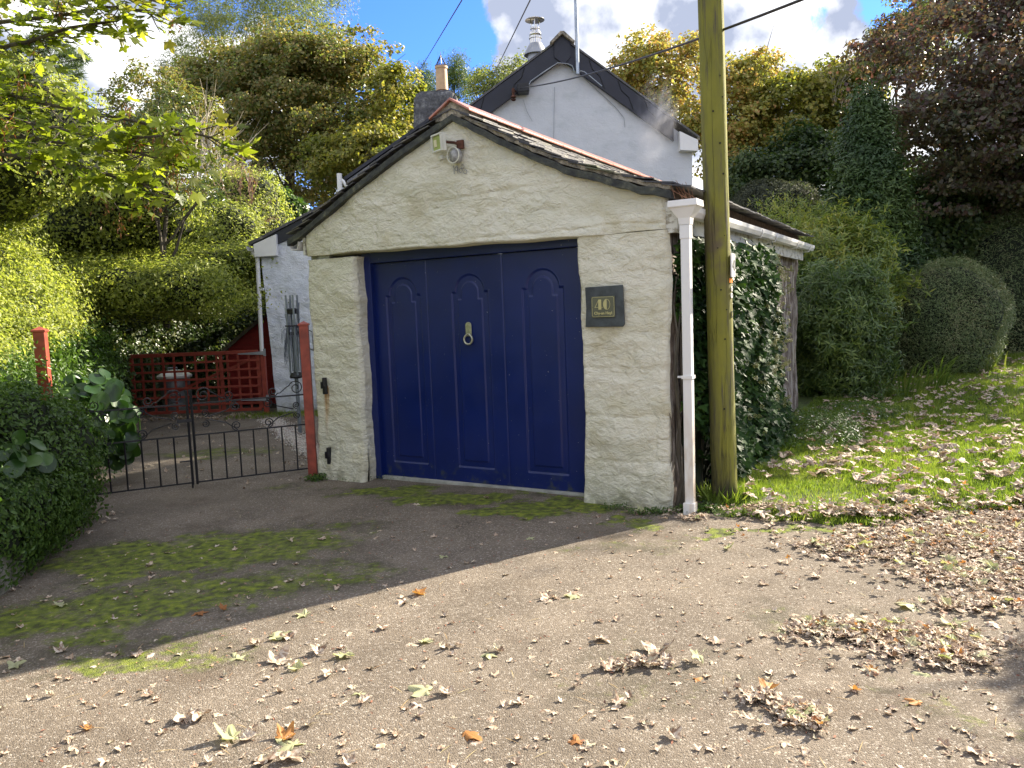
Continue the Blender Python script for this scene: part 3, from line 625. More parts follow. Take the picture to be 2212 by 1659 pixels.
def fill(mb, pts, u0, z0, v, th=.0015): mb.poly([Fp(u0 - x, v, z0 + z) for x, z in pts], W * -th)
mb = MB(); vv = -.0495
fr = [(.006, .014), (.006, .146), (.014, .154), (.178, .154), (.186, .146), (.186, .014), (.178, .006), (.014, .006)]
stroke(mb, fr, .0025, .592, 1.477, vv, True)
mb.build('border_line', M_gold, pl)
mb = MB(); u0, z0 = .592, 1.477
fill(mb, [(.058, .060), (.082, .060), (.082, .136), (.062, .136), (.058, .130)], u0, z0, vv)            # thick stem of the 4
stroke(mb, [(.030, .078), (.062, .136)], .003, u0, z0, vv); stroke(mb, [(.028, .077), (.094, .077)], .003, u0, z0, vv)
el = [(.126 + .027 * math.cos(a), .098 + .039 * math.sin(a)) for a in np.linspace(0, 2 * math.pi, 28)]
stroke(mb, el, .003, u0, z0, vv); fill(mb, [(.126 + .027 * math.cos(a), .098 + .039 * math.sin(a)) for a in np.linspace(math.pi / 2, 1.5 * math.pi, 14)], u0, z0, vv)
mb.build('number', M_gold, pl)
def text(s, size, mat, name, parent, origin, xdir, zdir, bold=.0, ext=.0012, sx=1.):
    cu = bpy.data.curves.new(name, 'FONT'); cu.body = s; cu.size = size; cu.extrude = ext; cu.align_x = 'CENTER'; cu.align_y = 'CENTER'; cu.offset = bold
    o = bpy.data.objects.new(name, cu); COL.objects.link(o); dg = bpy.context.evaluated_depsgraph_get(); me = bpy.data.meshes.new_from_object(o.evaluated_get(dg)); bpy.data.objects.remove(o); bpy.data.curves.remove(cu)
    x = Vector(unit(np.array(xdir, float))); z = Vector(unit(np.array(zdir, float))); y = x.cross(z)
    me.transform(Matrix(((x.x * sx, z.x, y.x, origin[0]), (x.y * sx, z.y, y.y, origin[1]), (x.z * sx, z.z, y.z, origin[2]), (0, 0, 0, 1)))); me.materials.clear()
    return link(name, me, mat, parent)
text('Chy-an Heyl', .030, M_gold, 'house_name', pl, Fp(.496, -.0505, 1.509), -U, Z, .0006, sx=.98)
for q in (.582, .41): mb = MB(); mb.tube([Fp(q, -.049, 1.555), Fp(q, -.051, 1.555)], .003, 8); mb.build('screw', M_black, pl)

# floodlight with sensor under the gable
fl = thing('floodlight', 'square cream floodlight with movement sensor under the garage gable', 'floodlight', Fp(1.89, -.05, 2.95))
ax = unit(-W + U * .45 + Z * -.05); lx = unit(np.cross(ax, Z)); lz = np.cross(lx, ax); c0 = Fp(1.893, -.13, 2.955)
if lx @ U > 0: lx = -lx
def lbox(mb, cx, cz, hx, hz, d0, d1): mb.box(c0 + lx * (cx - hx) + lz * (cz - hz) + ax * d0, lx * 2 * hx, lz * 2 * hz, ax * (d1 - d0))
lz = Z - ax * (Z @ ax); lz = unit(lz)
mb = MB(); lbox(mb, 0, .0, .078, .072, -.035, .0); 
for a, b, c_, d_ in ((0, .065, .078, .008), (0, -.065, .078, .008), (-.071, 0, .007, .058), (.071, 0, .007, .058)): lbox(mb, a, b, c_, d_, .0, .02)
mb.build('lamp_housing', M_floodb, fl, bevel=.005)
mb = MB(); lbox(mb, .0, 0, .062, .055, .001, .006); mb.build('reflector', M_glass, fl)
mb = MB(); lbox(mb, -.025, -.0, .02, .028, .007, .010); mb.build('led_panel', M_lens, fl)
mb = MB(); p = Fp(1.735, -.03, 2.93); mb.tube([p, p - W * .04 + Z * .02 - U * -.03, c0 + lx * .06 - ax * .02], .012, 8); mb.box(Fp(1.76, -.025, 2.90), -U * .06, -W * .03, Z * .07); mb.build('bracket', M_rust, fl, bevel=.003)
mb = MB(); a = np.linspace(0, 2 * math.pi, 20); cc = Fp(1.765, -.06, 2.845)
mb.lathe(cc, [(.0, .06), (.03, .055), (.05, .03), (.055, .0), (.05, -.035), (.03, -.055), (0, -.06)], 18); mb.build('sensor_dome', M_cone, fl, smooth=True)
mb = MB(); mb.tube([cc + W * -.045 + U * .058 * math.cos(t_) + Z * .064 * math.sin(t_) for t_ in a], .005, 6); mb.build('sensor_rim', M_floodb, fl, smooth=True)
mb = MB(); q = Fp(1.90, -.07, 2.83); mb.tube([q, q + Z * .03 + U * .012], [.022, .024], 12); mb.tube([q + Z * .015, q + Z * .02 - U * .09 + W * .04], .007, 6); mb.build('sensor_eye', M_floodb, fl, smooth=True)
mb = MB()
for k, (du, dz) in enumerate(((-.02, -.0), (.04, -.01), (0, -.03), (-.045, -.045))):
    p = Fp(1.75 + du, -.022, 2.76 + dz); mb.tube([p + U * .016 * math.cos(t_) + Z * .016 * math.sin(t_) for t_ in np.linspace(0, 6.28, 14)], .003, 5)
for du in (.035, .07): mb.tube([Fp(1.75 + du, -.02, 2.78), Fp(1.75 + du - .005, -.02, 2.71)], .003, 5)
mb.build('cable_loops', M_cone, fl)

#@@COTTAGE
HY = 13.0
cot = thing('cottage', 'pale rendered cottage with dark barge boards rising behind the garage', 'cottage', (-1., HY, 0))
def H(x, y, d=HY): return D(x, y, d)
def hpoly(name, px, th, mat, d=HY, parent=cot, bevel=0, zfix=None):
    mb = MB(); mb.poly([H(x, y, d) for x, y in px], (0, th, 0)); return mb.build(name, mat, parent, bevel=bevel)
def hgrid(name, fx, mat, n=60, m=60, amp=.012, y=HY):
    """gently uneven rendered wall: fx(s,q) -> x,z"""
    s, q = np.meshgrid(np.linspace(0, 1, n), np.linspace(0, 1, m)); x, z = fx(s, q); P = np.stack([x, z, x * 0], -1)
    yy = y - amp * fbm(P * [1, 1.5, 1], 1.8, 4, 3) - amp * .35 * fbm(P, 11, 2, 8); V = np.stack([x, yy, z], -1).reshape(-1, 3); uv = np.stack([x + 20, z], -1).reshape(-1, 2)
    i = np.arange(n * m).reshape(m, n); F = np.stack([i[:-1, :-1], i[:-1, 1:], i[1:, 1:], i[1:, :-1]], -1).reshape(-1, 4)
    return uvmesh(name, [(V, F, uv)], mat, cot)
ap = H(1213, 90); er = H(1505, 303); bl = H(1011, 240); wr = H(1497, 412); slL = (ap[2] - bl[2]) / (ap[0] - bl[0]); slR = (ap[2] - er[2]) / (er[0] - ap[0])
print('cottage', ap, er, bl, slL, slR, H(1497, 412), H(600, 888), H(567, 560), H(536, 528), H(845, 369))
XR = H(1495, 350)[0]
def mainwall(s, q): 
    xl = bl[0] - 1.2; x = xl + (XR - xl) * s; top = ap[2] - .08 - np.where(x < ap[0], (ap[0] - x) * slL, (x - ap[0]) * slR); return x, .0 + (top) * q
hgrid('gable_wall', mainwall, M_gable, 120, 90, .008)
mb = MB(); mb.box((XR - .02, HY + .01, 0), (-.3, 0, 0), (0, 6, 0), (0, 0, H(1495, 340)[2])); mb.build('side_wall', M_gable, cot)
# roof slabs of the main range
for sgn, slp, dx in ((-1, slL, 2.6), (1, slR, er[0] - ap[0] + .02)):
    mb = MB(); e = np.array([ap[0] + sgn * dx, 0, ap[2] - slp * dx]); mb.poly([(ap[0], HY - .12, ap[2] + .02), (e[0], HY - .12, e[2] + .02), (e[0], HY - .12, e[2] + .055), (ap[0], HY - .12, ap[2] + .055)], (0, 6.2, 0)); mb.build('roof_slope', M_slate, cot)
    mb = MB(); bw = .27; k_ = 1 / math.cos(math.atan(slp)); dd = dx if sgn < 0 else dx - .42
    a = np.array([ap[0], HY - .10, ap[2] + .015]); b = np.array([ap[0] + sgn * dd, HY - .10, ap[2] + .015 - slp * dd])
    mb.poly([a, b, b - Z * bw * k_ * 1.0, a - Z * bw * k_ * 1.02], (0, .06, 0)); mb.build('barge_board', M_slatew, cot, bevel=.004)
    for f in (.24, .5, .74):
        mb = MB(); p = a + (b - a) * f; mb.tube([p + (0, -.006, -.02), p + (sgn * .05, -.006, -.14 - slp * .05), p + (sgn * .17, -.006, -.17 - slp * .16), p + (sgn * .24, -.006, -.27 * k_ - slp * .2)], .006, 4); mb.build('slate_joint', M_black, cot)
mb = MB(); mb.poly([(ap[0] - .13, HY - .13, ap[2] - .28), (ap[0] - .13, HY - .13, ap[2] - .03), (ap[0], HY - .13, ap[2] + .07), (ap[0] + .13, HY - .13, ap[2] - .03), (ap[0] + .13, HY - .13, ap[2] - .28), (ap[0] + .02, HY - .13, ap[2] - .40)], (0, .03, 0)); mb.build('apex_board', M_slatew, cot)
mb = MB(); mb.poly([(ap[0] - .2, HY - .2, ap[2] - .06), (ap[0] - .03, HY - .2, ap[2] + .10), (ap[0] + .03, HY - .2, ap[2] + .10), (ap[0] + .2, HY - .2, ap[2] - .06), (ap[0] + .17, HY - .2, ap[2] - .08), (ap[0], HY - .2, ap[2] + .06), (ap[0] - .17, HY - .2, ap[2] - .08)], (0, 6.2, 0)); mb.build('ridge_tiles', M_mort, cot)
hpoly('eaves_box', [(1468, 283), (1508, 302), (1508, 326), (1470, 324)], .5, M_white, HY - .16, bevel=.004)
# catslide extension on the left
el_ = H(567, 560); eb = H(600, 888)
def extwall(s, q):
    xl = -4.0 ; x = xl + (1.0 - xl) * s; a = H(590, 530); b2 = H(845, 380); k = (b2[2] - a[2]) / (b2[0] - a[0]); top = a[2] + (x - a[0]) * k - .02; return x + (1 - q) * 0 + (q) * 0, q * top
XL = H(600, 888)[0]; XT = H(567, 560)[0]
def extwall2(s, q):
    x0 = XL + (XT - XL) * q * .0; x, z = extwall(s, q); x = XL + .0 + (x + 4.0); return x, z
def extw(s, q):
    xb = XL + (-1.0 - XL) * s; a = H(590, 515); b2 = H(845, 372); k = (b2[2] - a[2]) / (b2[0] - a[0]); top = a[2] + (xb - a[0]) * k; return xb - .1 * q * (1 - s), q * top
hgrid('extension_wall', extw, M_ext, 130, 90, .022, HY - .04)
mb = MB(); mb.box((XL + .03, HY, 0), (0, 5, 0), (.3, 0, 0), (0, 0, 2.55)); mb.build('side_wall', M_ext, cot)
hpoly('barge_board', [(588, 506), (720, 437), (845, 369), (975, 296), (975, 330), (845, 404), (720, 478), (592, 530)], .06, M_slatew, HY - .10, bevel=.004)
hpoly('slate_joint', [(637, 497), (641, 507), (652, 512), (652, 514), (640, 509), (635, 497)], .01, M_black, HY - .11)
hpoly('slate_joint', [(760, 420), (764, 432), (776, 438), (776, 440), (763, 434), (758, 420)], .01, M_black, HY - .11)
hpoly('roof_slope', [(536, 523), (560, 512), (845, 364), (985, 284), (985, 290), (845, 369), (560, 518), (536, 530)], 5.5, M_slate, HY - .13)
hpoly('eaves_box', [(547, 528), (596, 506), (598, 552), (550, 555)], .1, M_white, HY - .18, bevel=.004)
for k in range(9): mb = MB(); p = H(540, 540, HY + .15 + k * .55); mb.box(p + (0, 0, -.03), (.22, 0, 0), (0, .07, 0), (0, 0, -.12)); mb.box(p + (.02, 0, -.12), (.16, 0, -.08), (0, .07, 0), (0, 0, -.05)); mb.build('rafter_end', M_fascia, cot)
mb = MB(); p0 = H(540, 534, HY - .12); gutter(mb, p0, p0 + (0, 5, 0), .06, (1, 0, 0)); mb.build('gutter', M_white, cot)
mb = MB(); a = H(556, 556, HY - .08); b = H(571, 870, HY - .08); mb.tube([H(545, 545, HY - .05), a], .035, 8); mb.tube([a, b], .035, 12); mb.tube([H(565, 622, HY - .08), H(565, 627, HY - .08)], .043, 12); mb.build('downpipe', M_pipe, cot, smooth=True)
# slate hung upstand and chimney behind the extension
mb = MB(); SY = 13.7
hpoly('roof_edge', [(742, 383), (895, 276), (985, 213), (985, 219), (895, 283), (744, 390)], .3, M_slatew, SY - .05)
hpoly('upstand', [(748, 392), (985, 225), (985, 390), (748, 470)], .25, M_shingle, SY + .03)
A0 = H(750, 398, SY); A1 = H(985, 232, SY); dd = A1 - A0
for r_ in range(5):
    k = 0.
    while k < 1.: wd = random.uniform(.05, .085); p = A0 + dd * k - Z * (.17 * r_ - .06); mb.box(p + (0, -.012 * (r_ * 0 + 1), 0), dd * min(wd, 1 - k) * .96, (0, .03, 0), (0, .0, -.19)); k += wd
mb.build('hung_slates', M_hung, cot)
CY = 14.4
def lump(name, pts, d, th, mat, parent, amp=.02, lv=3):
    bm = bmesh.new(); mbx = MB(); mbx.poly([H(x, y, d) for x, y in pts], (0, th, 0)); me = bpy.data.meshes.new(name); me.from_pydata(mbx.V, [], mbx.F); bm.from_mesh(me); bmesh.ops.recalc_face_normals(bm, faces=bm.faces)
    bmesh.ops.bevel(bm, geom=bm.edges[:], offset=.05, segments=3, affect='EDGES'); bmesh.ops.triangulate(bm, faces=bm.faces); bmesh.ops.subdivide_edges(bm, edges=bm.edges[:], cuts=4, use_grid_fill=True)
    V = np.array([v.co[:] for v in bm.verts]); q = fbm(V, 4, 4, 3) * amp
    for v, a in zip(bm.verts, q): v.co += Vector((a, a * .6, a * .5))
    bm.to_mesh(me); bm.free(); return link(name, me, mat, parent, True)
ch = lump('chimney', [(893, 300), (893, 205), (902, 196), (975, 191), (986, 198), (984, 232), (975, 245), (968, 300)], CY, .9, M_chim, cot)
pc = H(955, 190, CY + .4); mb = MB(); mb.lathe(pc, [(.115, -.05), (.112, .0), (.105, .34), (.118, .345), (.12, .385), (.09, .39), (.085, .2)], 20); mb.build('chimney_pot', M_pot, ch, smooth=True)
mb = MB(); tp = pc + Z * .60
for k in range(9): a = 2 * math.pi * k / 9; mb.tube([pc + np.array([.11 * math.cos(a), .11 * math.sin(a), .38]), tp], .006, 4)
mb.tube([pc + np.array([.112 * math.cos(a), .112 * math.sin(a), .4]) for a in np.linspace(0, 6.29, 20)], .007, 4); mb.tube([tp, tp + Z * .05], .006, 5); mb.build('bird_guard', M_iron, ch)
# flue
fc = H(1158, 128, 14.6); mb = MB(); sc = 14.6 / FPX
def fz(y): return (128 - y) * sc
mb.lathe(fc, [(.155, -.8), (.155, fz(112))], 24); mb.build('flue_base', M_zinc, cot, smooth=True)
mb = MB(); mb.lathe(fc, [(.22, fz(120)), (.215, fz(117)), (.115, fz(97)), (.11, fz(97))], 24); mb.build('storm_collar', M_zinc, cot, smooth=True)
mb = MB(); mb.lathe(fc, [(.105, fz(98)), (.105, fz(88)), (.118, fz(87)), (.118, fz(85)), (.105, fz(84)), (.105, fz(81)), (.112, fz(80)), (.112, fz(77)), (.09, fz(72)), (.08, fz(69)), (.09, fz(68)), (.09, fz(66)), (.08, fz(65)), (.085, fz(61))], 28); mb.build('flue_pipe', M_steel, cot, smooth=True)
mb = MB(); mb.lathe(fc, [(0, fz(46) + .03), (.175, fz(48.5)), (.18, fz(50)), (.16, fz(49.5)), (0, fz(47))], 28)
for k in range(3): a = 2.1 * k + .4; mb.tube([fc + np.array([.07 * math.cos(a), .07 * math.sin(a), fz(62)]), fc + np.array([.09 * math.cos(a), .09 * math.sin(a), fz(49)])], .012, 5)
mb.build('rain_cap', M_steel, cot, smooth=True)
# soil pipe by the upstand
mb = MB(); mb.tube([H(735, 425, SY - .2), H(733, 375, SY - .2)], .045, 12); mb.tube([H(736, 388, SY - .2), H(742, 392, SY - .2), H(746, 400, SY - .2), H(762, 408, SY - .2)], .028, 8); mb.build('vent_pipe', M_pipe, cot, smooth=True)
# aerial mast and its loop of cable
mb = MB(); mb.tube([H(1248, 160, HY - .22), H(1242, -60, HY - .22)], .03, 10); ms = mb.build('aerial_mast', M_galv, cot, smooth=True)
mb = MB(); mb.tube([H(x, y, HY - .2) for x, y in ((1226, 138), (1236, 142), (1240, 152), (1243, 160), (1249, 160), (1254, 153), (1262, 155), (1275, 165), (1300, 186))], .007, 6); mb.tube([H(x, y, HY - .13) for x, y in ((1226, 138), (1205, 136), (1180, 152), (1146, 176), (1140, 190))], .009, 6); mb.build('aerial_cable', M_galv, cot, smooth=True)
mb = MB(); mb.tube([H(x, y, HY - .025) for x, y in ((1252, 160), (1290, 195), (1330, 232), (1348, 255), (1350, 275))], .005, 5); mb.tube([H(1198, 188, HY - .025), H(1196, 300, HY - .025)], .005, 5); mb.tube([H(1130, 215, HY - .025), H(1138, 240, HY - .025), H(1150, 262, HY - .025)], .004, 5); mb.build('wall_wire', M_zinc, cot)
# junction box and insulator
mb = MB(); p = H(1118, 199, HY - .25); mb.box(p, (.19, 0, .01), (0, .22, 0), (0, 0, .14)); mb.build('junction_box', M_black, cot, bevel=.012)
mb = MB(); q = H(1109, 205, HY - .3); mb.lathe(q, [(.0, -.10), (.03, -.09), (.04, -.07), (.02, -.05), (.05, -.035), (.03, -.01), (.02, 0), (.03, .05), (.02, .1), (0, .11)], 12); mb.tube([q + Z * .1, q + np.array([.05, .2, .1])], .012, 6); mb.build('insulator', M_rust, cot, smooth=True)

# steam drifting from a vent
st = bpy.data.materials.new('steam'); st.use_nodes = True; n_ = st.node_tree; n_.nodes.clear()
o_ = nd(n_, 'ShaderNodeOutputMaterial'); pv = nd(n_, 'ShaderNodeVolumePrincipled'); n_.links.new(pv.outputs[0], o_.inputs['Volume']); pv.inputs['Color'].default_value = (.95, .95, 1, 1)
tcn = nd(n_, 'ShaderNodeTexCoord'); ln = nd(n_, 'ShaderNodeVectorMath', operation='LENGTH'); n_.links.new(tcn.outputs['Object'], ln.inputs[0])
fo = nd(n_, 'ShaderNodeMapRange', interpolation_type='SMOOTHSTEP'); n_.links.new(ln.outputs['Value'], fo.inputs[0]); fo.inputs[1].default_value = .1; fo.inputs[2].default_value = .97; fo.inputs[3].default_value = 1; fo.inputs[4].default_value = 0
nn = nd(n_, 'ShaderNodeTexNoise'); nn.inputs['Scale'].default_value = 2.2; nn.inputs['Detail'].default_value = 4; n_.links.new(tcn.outputs['Object'], nn.inputs['Vector'])
th_ = nd(n_, 'ShaderNodeMapRange'); n_.links.new(nn.outputs[0], th_.inputs[0]); th_.inputs[1].default_value = .42; th_.inputs[2].default_value = .72; th_.inputs[3].default_value = 0; th_.inputs[4].default_value = 3.4
n_.links.new(mathn(n_, 'MULTIPLY', fo.outputs[0], th_.outputs[0]), pv.inputs['Density'])
bm = bmesh.new(); bmesh.ops.create_icosphere(bm, subdivisions=3, radius=1); me = bpy.data.meshes.new('steam'); bm.to_mesh(me); bm.free()
steam = link('steam', me, st); c_ = H(1415, 262, 12.1); steam.location = c_; steam.scale = (.42, .38, .85); steam.rotation_euler = (0, R(8), 0)
tag(steam, 'faint white steam drifting past the right side of the cottage gable', 'steam', kind='stuff')

#@@YARD
# telegraph pole
pb = np.array([1.63, 5.9, -.05]); pole = thing('telegraph_pole', 'green algae covered wooden telegraph pole beside the garage corner', 'telegraph pole', pb)
ptop = D(1517, -620, 5.85); pdir = (ptop - pb); n_ = 40; hz = np.linspace(0, 1, n_); seg = 28; V = []; 
for i, f in enumerate(hz):
    c = pb + pdir * f; r = .099 - .012 * f
    for k in range(seg):
        a = 2 * math.pi * k / seg; P = np.array([[math.cos(a) * 2, math.sin(a) * 2, f * 4]]); V.append(c + (r + .0035 * fbm(P, 2, 3, 5)[0]) * np.array([math.cos(a), math.sin(a), 0]))
V = np.array(V); F = np.array([[i * seg + k, i * seg + (k + 1) % seg, (i + 1) * seg + (k + 1) % seg, (i + 1) * seg + k] for i in range(n_ - 1) for k in range(seg)])
me = npmesh('pole_shaft', V, F); link('pole_shaft', me, M_pole, pole, True)
def on_pole(z, ang, r=.1): f = (z - pb[2]) / pdir[2]; c = pb + pdir * f; return c + r * np.array([math.sin(ang), -math.cos(ang), 0])   # angle 0 faces the road
mb = MB()
for z_, a_ in ((1.96, -.25), (1.65, -.1), (2.72, .15), (2.95, -.3), (3.2, .3), (2.05, .3), (1.28, .1), (.75, -.1), (2.5, .35), (1.5, .3), (3.05, .45)):
    mb = MB(); p = on_pole(z_, a_, .0965); o_ = unit(np.array([math.sin(a_), -math.cos(a_), 0])); mb.tube([p, p + o_ * .004], random.choice((.007, .004, .005)), 7); mb.build('nail', M_hole, pole)
A_ = 1.12; nx = np.array([math.sin(A_), -math.cos(A_), 0]); tx = np.array([math.cos(A_), math.sin(A_), 0])
c = on_pole(1.83, A_, .105); mb = MB(); mb.box(c - tx * .075 - Z * .088, tx * .15, Z * .176, nx * .01); npl = mb.build('number_plate', M_white, pole, bevel=.002)
mb = MB()
def bar(x0, z0, x1, z1, wd=.011):
    a = c + nx * .0105 + tx * x0 + Z * z0; b = c + nx * .0105 + tx * x1 + Z * z1; d = unit(b - a); s_ = np.cross(d, nx); mb.box(a - s_ * wd / 2, b - a, s_ * wd, nx * .0012)
bar(-.02, -.04, -.02, .04); bar(-.055, -.014, -.008, -.014); bar(-.054, -.014, -.022, .04)
ov = [(.033 + .02 * math.cos(a), .038 * math.sin(a)) for a in np.linspace(0, 2 * math.pi, 18)]
for a, b in zip(ov[:-1], ov[1:]): bar(*a, *b, .010)
mb.build('number', M_black, npl)
for zz_ in (.076, -.076): mb = MB(); p = c + nx * .010 + Z * zz_; mb.tube([p, p + nx * .002], .004, 8); mb.build('screw', M_grey, npl)
mb = MB()
for a0, a1 in ((.62, .75), (.75, .88), (.88, 1.0), (1.0, 1.12), (1.12, 1.25)):
    p0, p1 = on_pole(1.70, a0, .099), on_pole(1.70, a1, .099); mb.box(p0, p1 - p0, Z * .035, unit(p0 - on_pole(1.70, a0, 0)) * .003)
mb.build('orange_marker', M_orange, pole)
for zc, ac, g in ((1.655, 1.0, 'C'), (1.605, .93, '9')):
    cN = np.array([math.sin(ac), -math.cos(ac), 0]); cT = np.array([math.cos(ac), math.sin(ac), 0]); p = on_pole(zc, ac, .099); mb = MB(); mb.tube([p, p + cN * .003], .02, 18); dsc = mb.build('disc_tag', M_white, pole)
    text(g, .03, M_grey, 'disc_letter', dsc, p + cN * .004, cT, Z, .0004)
text('D', .07, M_hole, 'carved_mark', pole, on_pole(1.46, 1.0, .0985), np.array([math.cos(1.), math.sin(1.), 0]), Z, .0, .001)

# overhead cables
def cable(name, label, a, b, sag, r, mat, n=24):
    a, b = np.array(a), np.array(b); mb = MB(); mb.tube([a + (b - a) * f - Z * sag * 4 * f * (1 - f) for f in np.linspace(0, 1, n)], r, 6); o = mb.build(name, mat, None, smooth=True); return tag(o, label, 'cable', 'overhead cables')
cable('overhead_cable', 'thick twisted service cable running from the gable box past the pole to the upper right', H(1124, 190, HY - .3), D(1880, -60, 4.2), .10, .0095, M_cable)
cable('overhead_cable', 'thin wire crossing the blue sky left of the chimney pot', D(898, 166, 30.), D(1040, -70, 7.), .0, .008, M_wire)
cable('overhead_cable', 'thin wire slanting down behind the cottage roof left of the steel flue', D(1040, 215, 22.), D(1165, -40, 6.5), .0, .007, M_wire)

# red posts
def post(name, label, base, h, w_, mat, cap=True, tilt=(0, 0), ang=0., grp='red gate posts'):
    t_ = thing(name, label, 'post', base, grp); b = np.array(base, float); x = np.array([math.cos(ang), math.sin(ang), 0]) * w_; y = np.array([-math.sin(ang), math.cos(ang), 0]) * w_
    mb = MB(); tp = Z * h + np.array([tilt[0], tilt[1], 0]); mb.box(b - x / 2 - y / 2, x, y, tp); mb.build('shaft', mat, t_, bevel=.004)
    mb = MB(); c_ = b + tp; o = 1.22
    V = [c_ - x / 2 * o - y / 2 * o, c_ + x / 2 * o - y / 2 * o, c_ + x / 2 * o + y / 2 * o, c_ - x / 2 * o + y / 2 * o]; V2 = [q + Z * .015 for q in V]; mb.add(V + V2 + [c_ + Z * .045], [(0, 3, 2, 1), (0, 1, 5, 4), (1, 2, 6, 5), (2, 3, 7, 6), (3, 0, 4, 7), (4, 5, 8), (5, 6, 8), (6, 7, 8), (7, 4, 8)])
    mb.build('cap', mat, t_); return t_
post('gate_post', 'red brown post with pointed cap standing in the hedge on the left', (-3.93, 6.46, 0), 1.53, .088, M_redpost, ang=.25)
post('gate_post', 'red post fixed to the left edge of the cream garage wall', (-2.0, 7.50, 0), 1.49, .085, M_redpost, ang=.15)
post('fence_post', 'grey concrete post at the hedge foot behind the iron gate', (-4.45, 8.62, 0), .70, .085, M_conc, ang=.3, grp='hedge posts')

# wrought iron gates
def spiral(c, r, turns, a0, sgn, n=26):
    """points in gate coordinates (x along, z up), from the outside in"""
    return [(c[0] + r * (1 - .78 * i / n) * math.cos(a0 + sgn * 2 * math.pi * turns * i / n), c[1] + r * (1 - .78 * i / n) * math.sin(a0 + sgn * 2 * math.pi * turns * i / n)) for i in range(n + 1)]
def iron_gate(label, P0, P1, mirror, latch):
    P0 = np.array(P0, float); P1 = np.array(P1, float); Lg = np.linalg.norm(P1 - P0); X = (P1 - P0) / Lg; Y = np.array([-X[1], X[0], 0])
    g = thing('iron_gate', label, 'gate', P0, 'pair of wrought iron gates')
    def p(x, z, y=0): return P0 + X * (Lg - x if mirror else x) + Z * z + Y * y
    mb = MB(); mb.tube([p(0, .03), p(0, .93)], .013, 6); mb.tube([p(Lg, .03), p(Lg, .87)], .011, 6)
    for z_ in (.05, .50, .80): mb.tube([p(0, z_), p(Lg, z_)], .0095, 4, sq=True)
    mb.tube([p(0, .66), p(Lg, .66)], .003, 4) if False else None
    mb.build('frame', M_iron, g)
    mb = MB(); 
    for k in range(1, 8): x = Lg * k / 8; mb.tube([p(x, .05), p(x, .50)], .0085, 4, sq=True)
    mb.build('bars', M_iron, g)
    mb = MB(); t3 = .0055
    def tb(pts): m_ = MB(); m_.tube([p(x, z) for x, z in pts], t3, 5); m_.build('scroll', M_iron, g)
    for s_ in (0, 1):
        f = (lambda x: Lg - x) if s_ else (lambda x: x)
        big = spiral((.10, .885), .075, 1.5, R(60), 1); sm = spiral((.335, .855), .05, 1.5, R(240), 1)
        tb([(f(x), z) for x, z in sm[::-1][:-1]] + [(f(.29), .845 - .0)] + [(f(.2), .93)] + [(f(x), z) for x, z in big]) if False else None
        a = spiral((.105, .875), .072, 1.6, R(20), 1); tb([(f(x), z) for x, z in a]); b = spiral((.33, .852), .048, 1.6, R(200), 1); tb([(f(x), z) for x, z in b]); tb([(f(.172), .90), (f(.2), .885), (f(.26), .835), (f(.285), .835)])
        for top in (0, 1):
            zc = .80 if top else .50; sg_ = -1 if top else 1
            tb([(f(Lg / 2 - .14), zc + sg_ * .012), (f(.30), zc + sg_ * .09), (f(.14), zc + sg_ * .135)])
            tb([(f(x), z) for x, z in spiral((Lg / 2 - .15, zc + sg_ * .055), .048, 1.6, R(-90 * sg_), -1 * sg_)])
            tb([(f(x), z) for x, z in spiral((.11, zc + sg_ * .098), .036, 1.6, R(90 * sg_), -1 * sg_)])
    if latch:
        mb = MB(); mb.box(p(-.03, .63, -.02), X * .13 * (-1 if mirror else 1), Y * .012, Z * .03); mb.tube([p(0, .26), p(.1, .26)], .008, 6); mb.tube([p(.004, .10), p(.004, -.03)], .009, 6); mb.build('latch', M_iron, g)
    else:
        mb = MB(); mb.box(p(Lg, .86 - .13, -.01), X * .06 * (-1 if mirror else 1), Y * .02, Z * .05); mb.box(p(Lg, .12, -.01), X * .06 * (-1 if mirror else 1), Y * .02, Z * .05); mb.build('hinge', M_iron, g)
    return g
gj = np.array([-3.04, 7.19, .0]); gr_ = np.array([-2.06, 7.68, .0]); gdv = unit(gr_ - gj)
iron_gate('black scroll topped iron gate leaf hung from the red post by the garage', gj + gdv * .02, gr_, False, False)
iron_gate('black scroll topped iron gate leaf whose left end is lost in the hedge', gj - gdv * 1.12, gj - gdv * .02, True, True)

# red lattice gate
LB, RBp = np.array([-6.32, 12.75, 0.]), np.array([-4.10, 13.0 - .22, 0.]); X = RBp - LB; Lg = np.linalg.norm(X); X = X / Lg; Y = np.array([-X[1], X[0], 0])
lg = thing('lattice_gate', 'wide red wooden lattice gate across the far end of the drive', 'gate', LB)
mb = MB(); ht = 1.05
mb.box(LB + Z * ht - Z * .035, X * (Lg - .1), Y * .04, Z * .06); mb.box(LB + Z * .06, X * (Lg - .1), Y * .04, Z * .05); mb.box(LB + X * (Lg - .14) + Z * .1, X * .07, Y * .04, Z * (ht - .14)); mb.box(LB + Z * .1, X * .05, Y * .04, Z * (ht - .14)); mb.box(LB + X * (Lg * .66) + Z * .1, X * .06, Y * .035, Z * (ht - .14))
mb.build('frame', M_red, lg, bevel=.004)
mb = MB()
for k in range(1, 12): x = (Lg - .1) * k / 12; mb.box(LB + X * x + Z * .1 - Y * .002, X * .035, Y * .014, Z * (ht - .14))
mb.build('uprights', M_red, lg)
mb = MB()
for k in range(6): z_ = .18 + k * .142; mb.box(LB + Z * z_ - Y * .017, X * (Lg - .08), Y * .014, Z * .034)
mb.build('slats', M_red, lg)
mb = MB(); mb.tube([LB + Z * .15 + Y * .05, LB + X * (Lg - .15) + Z * (ht - .1) + Y * .05], .03, 4, sq=True); mb.build('brace', M_red, lg)
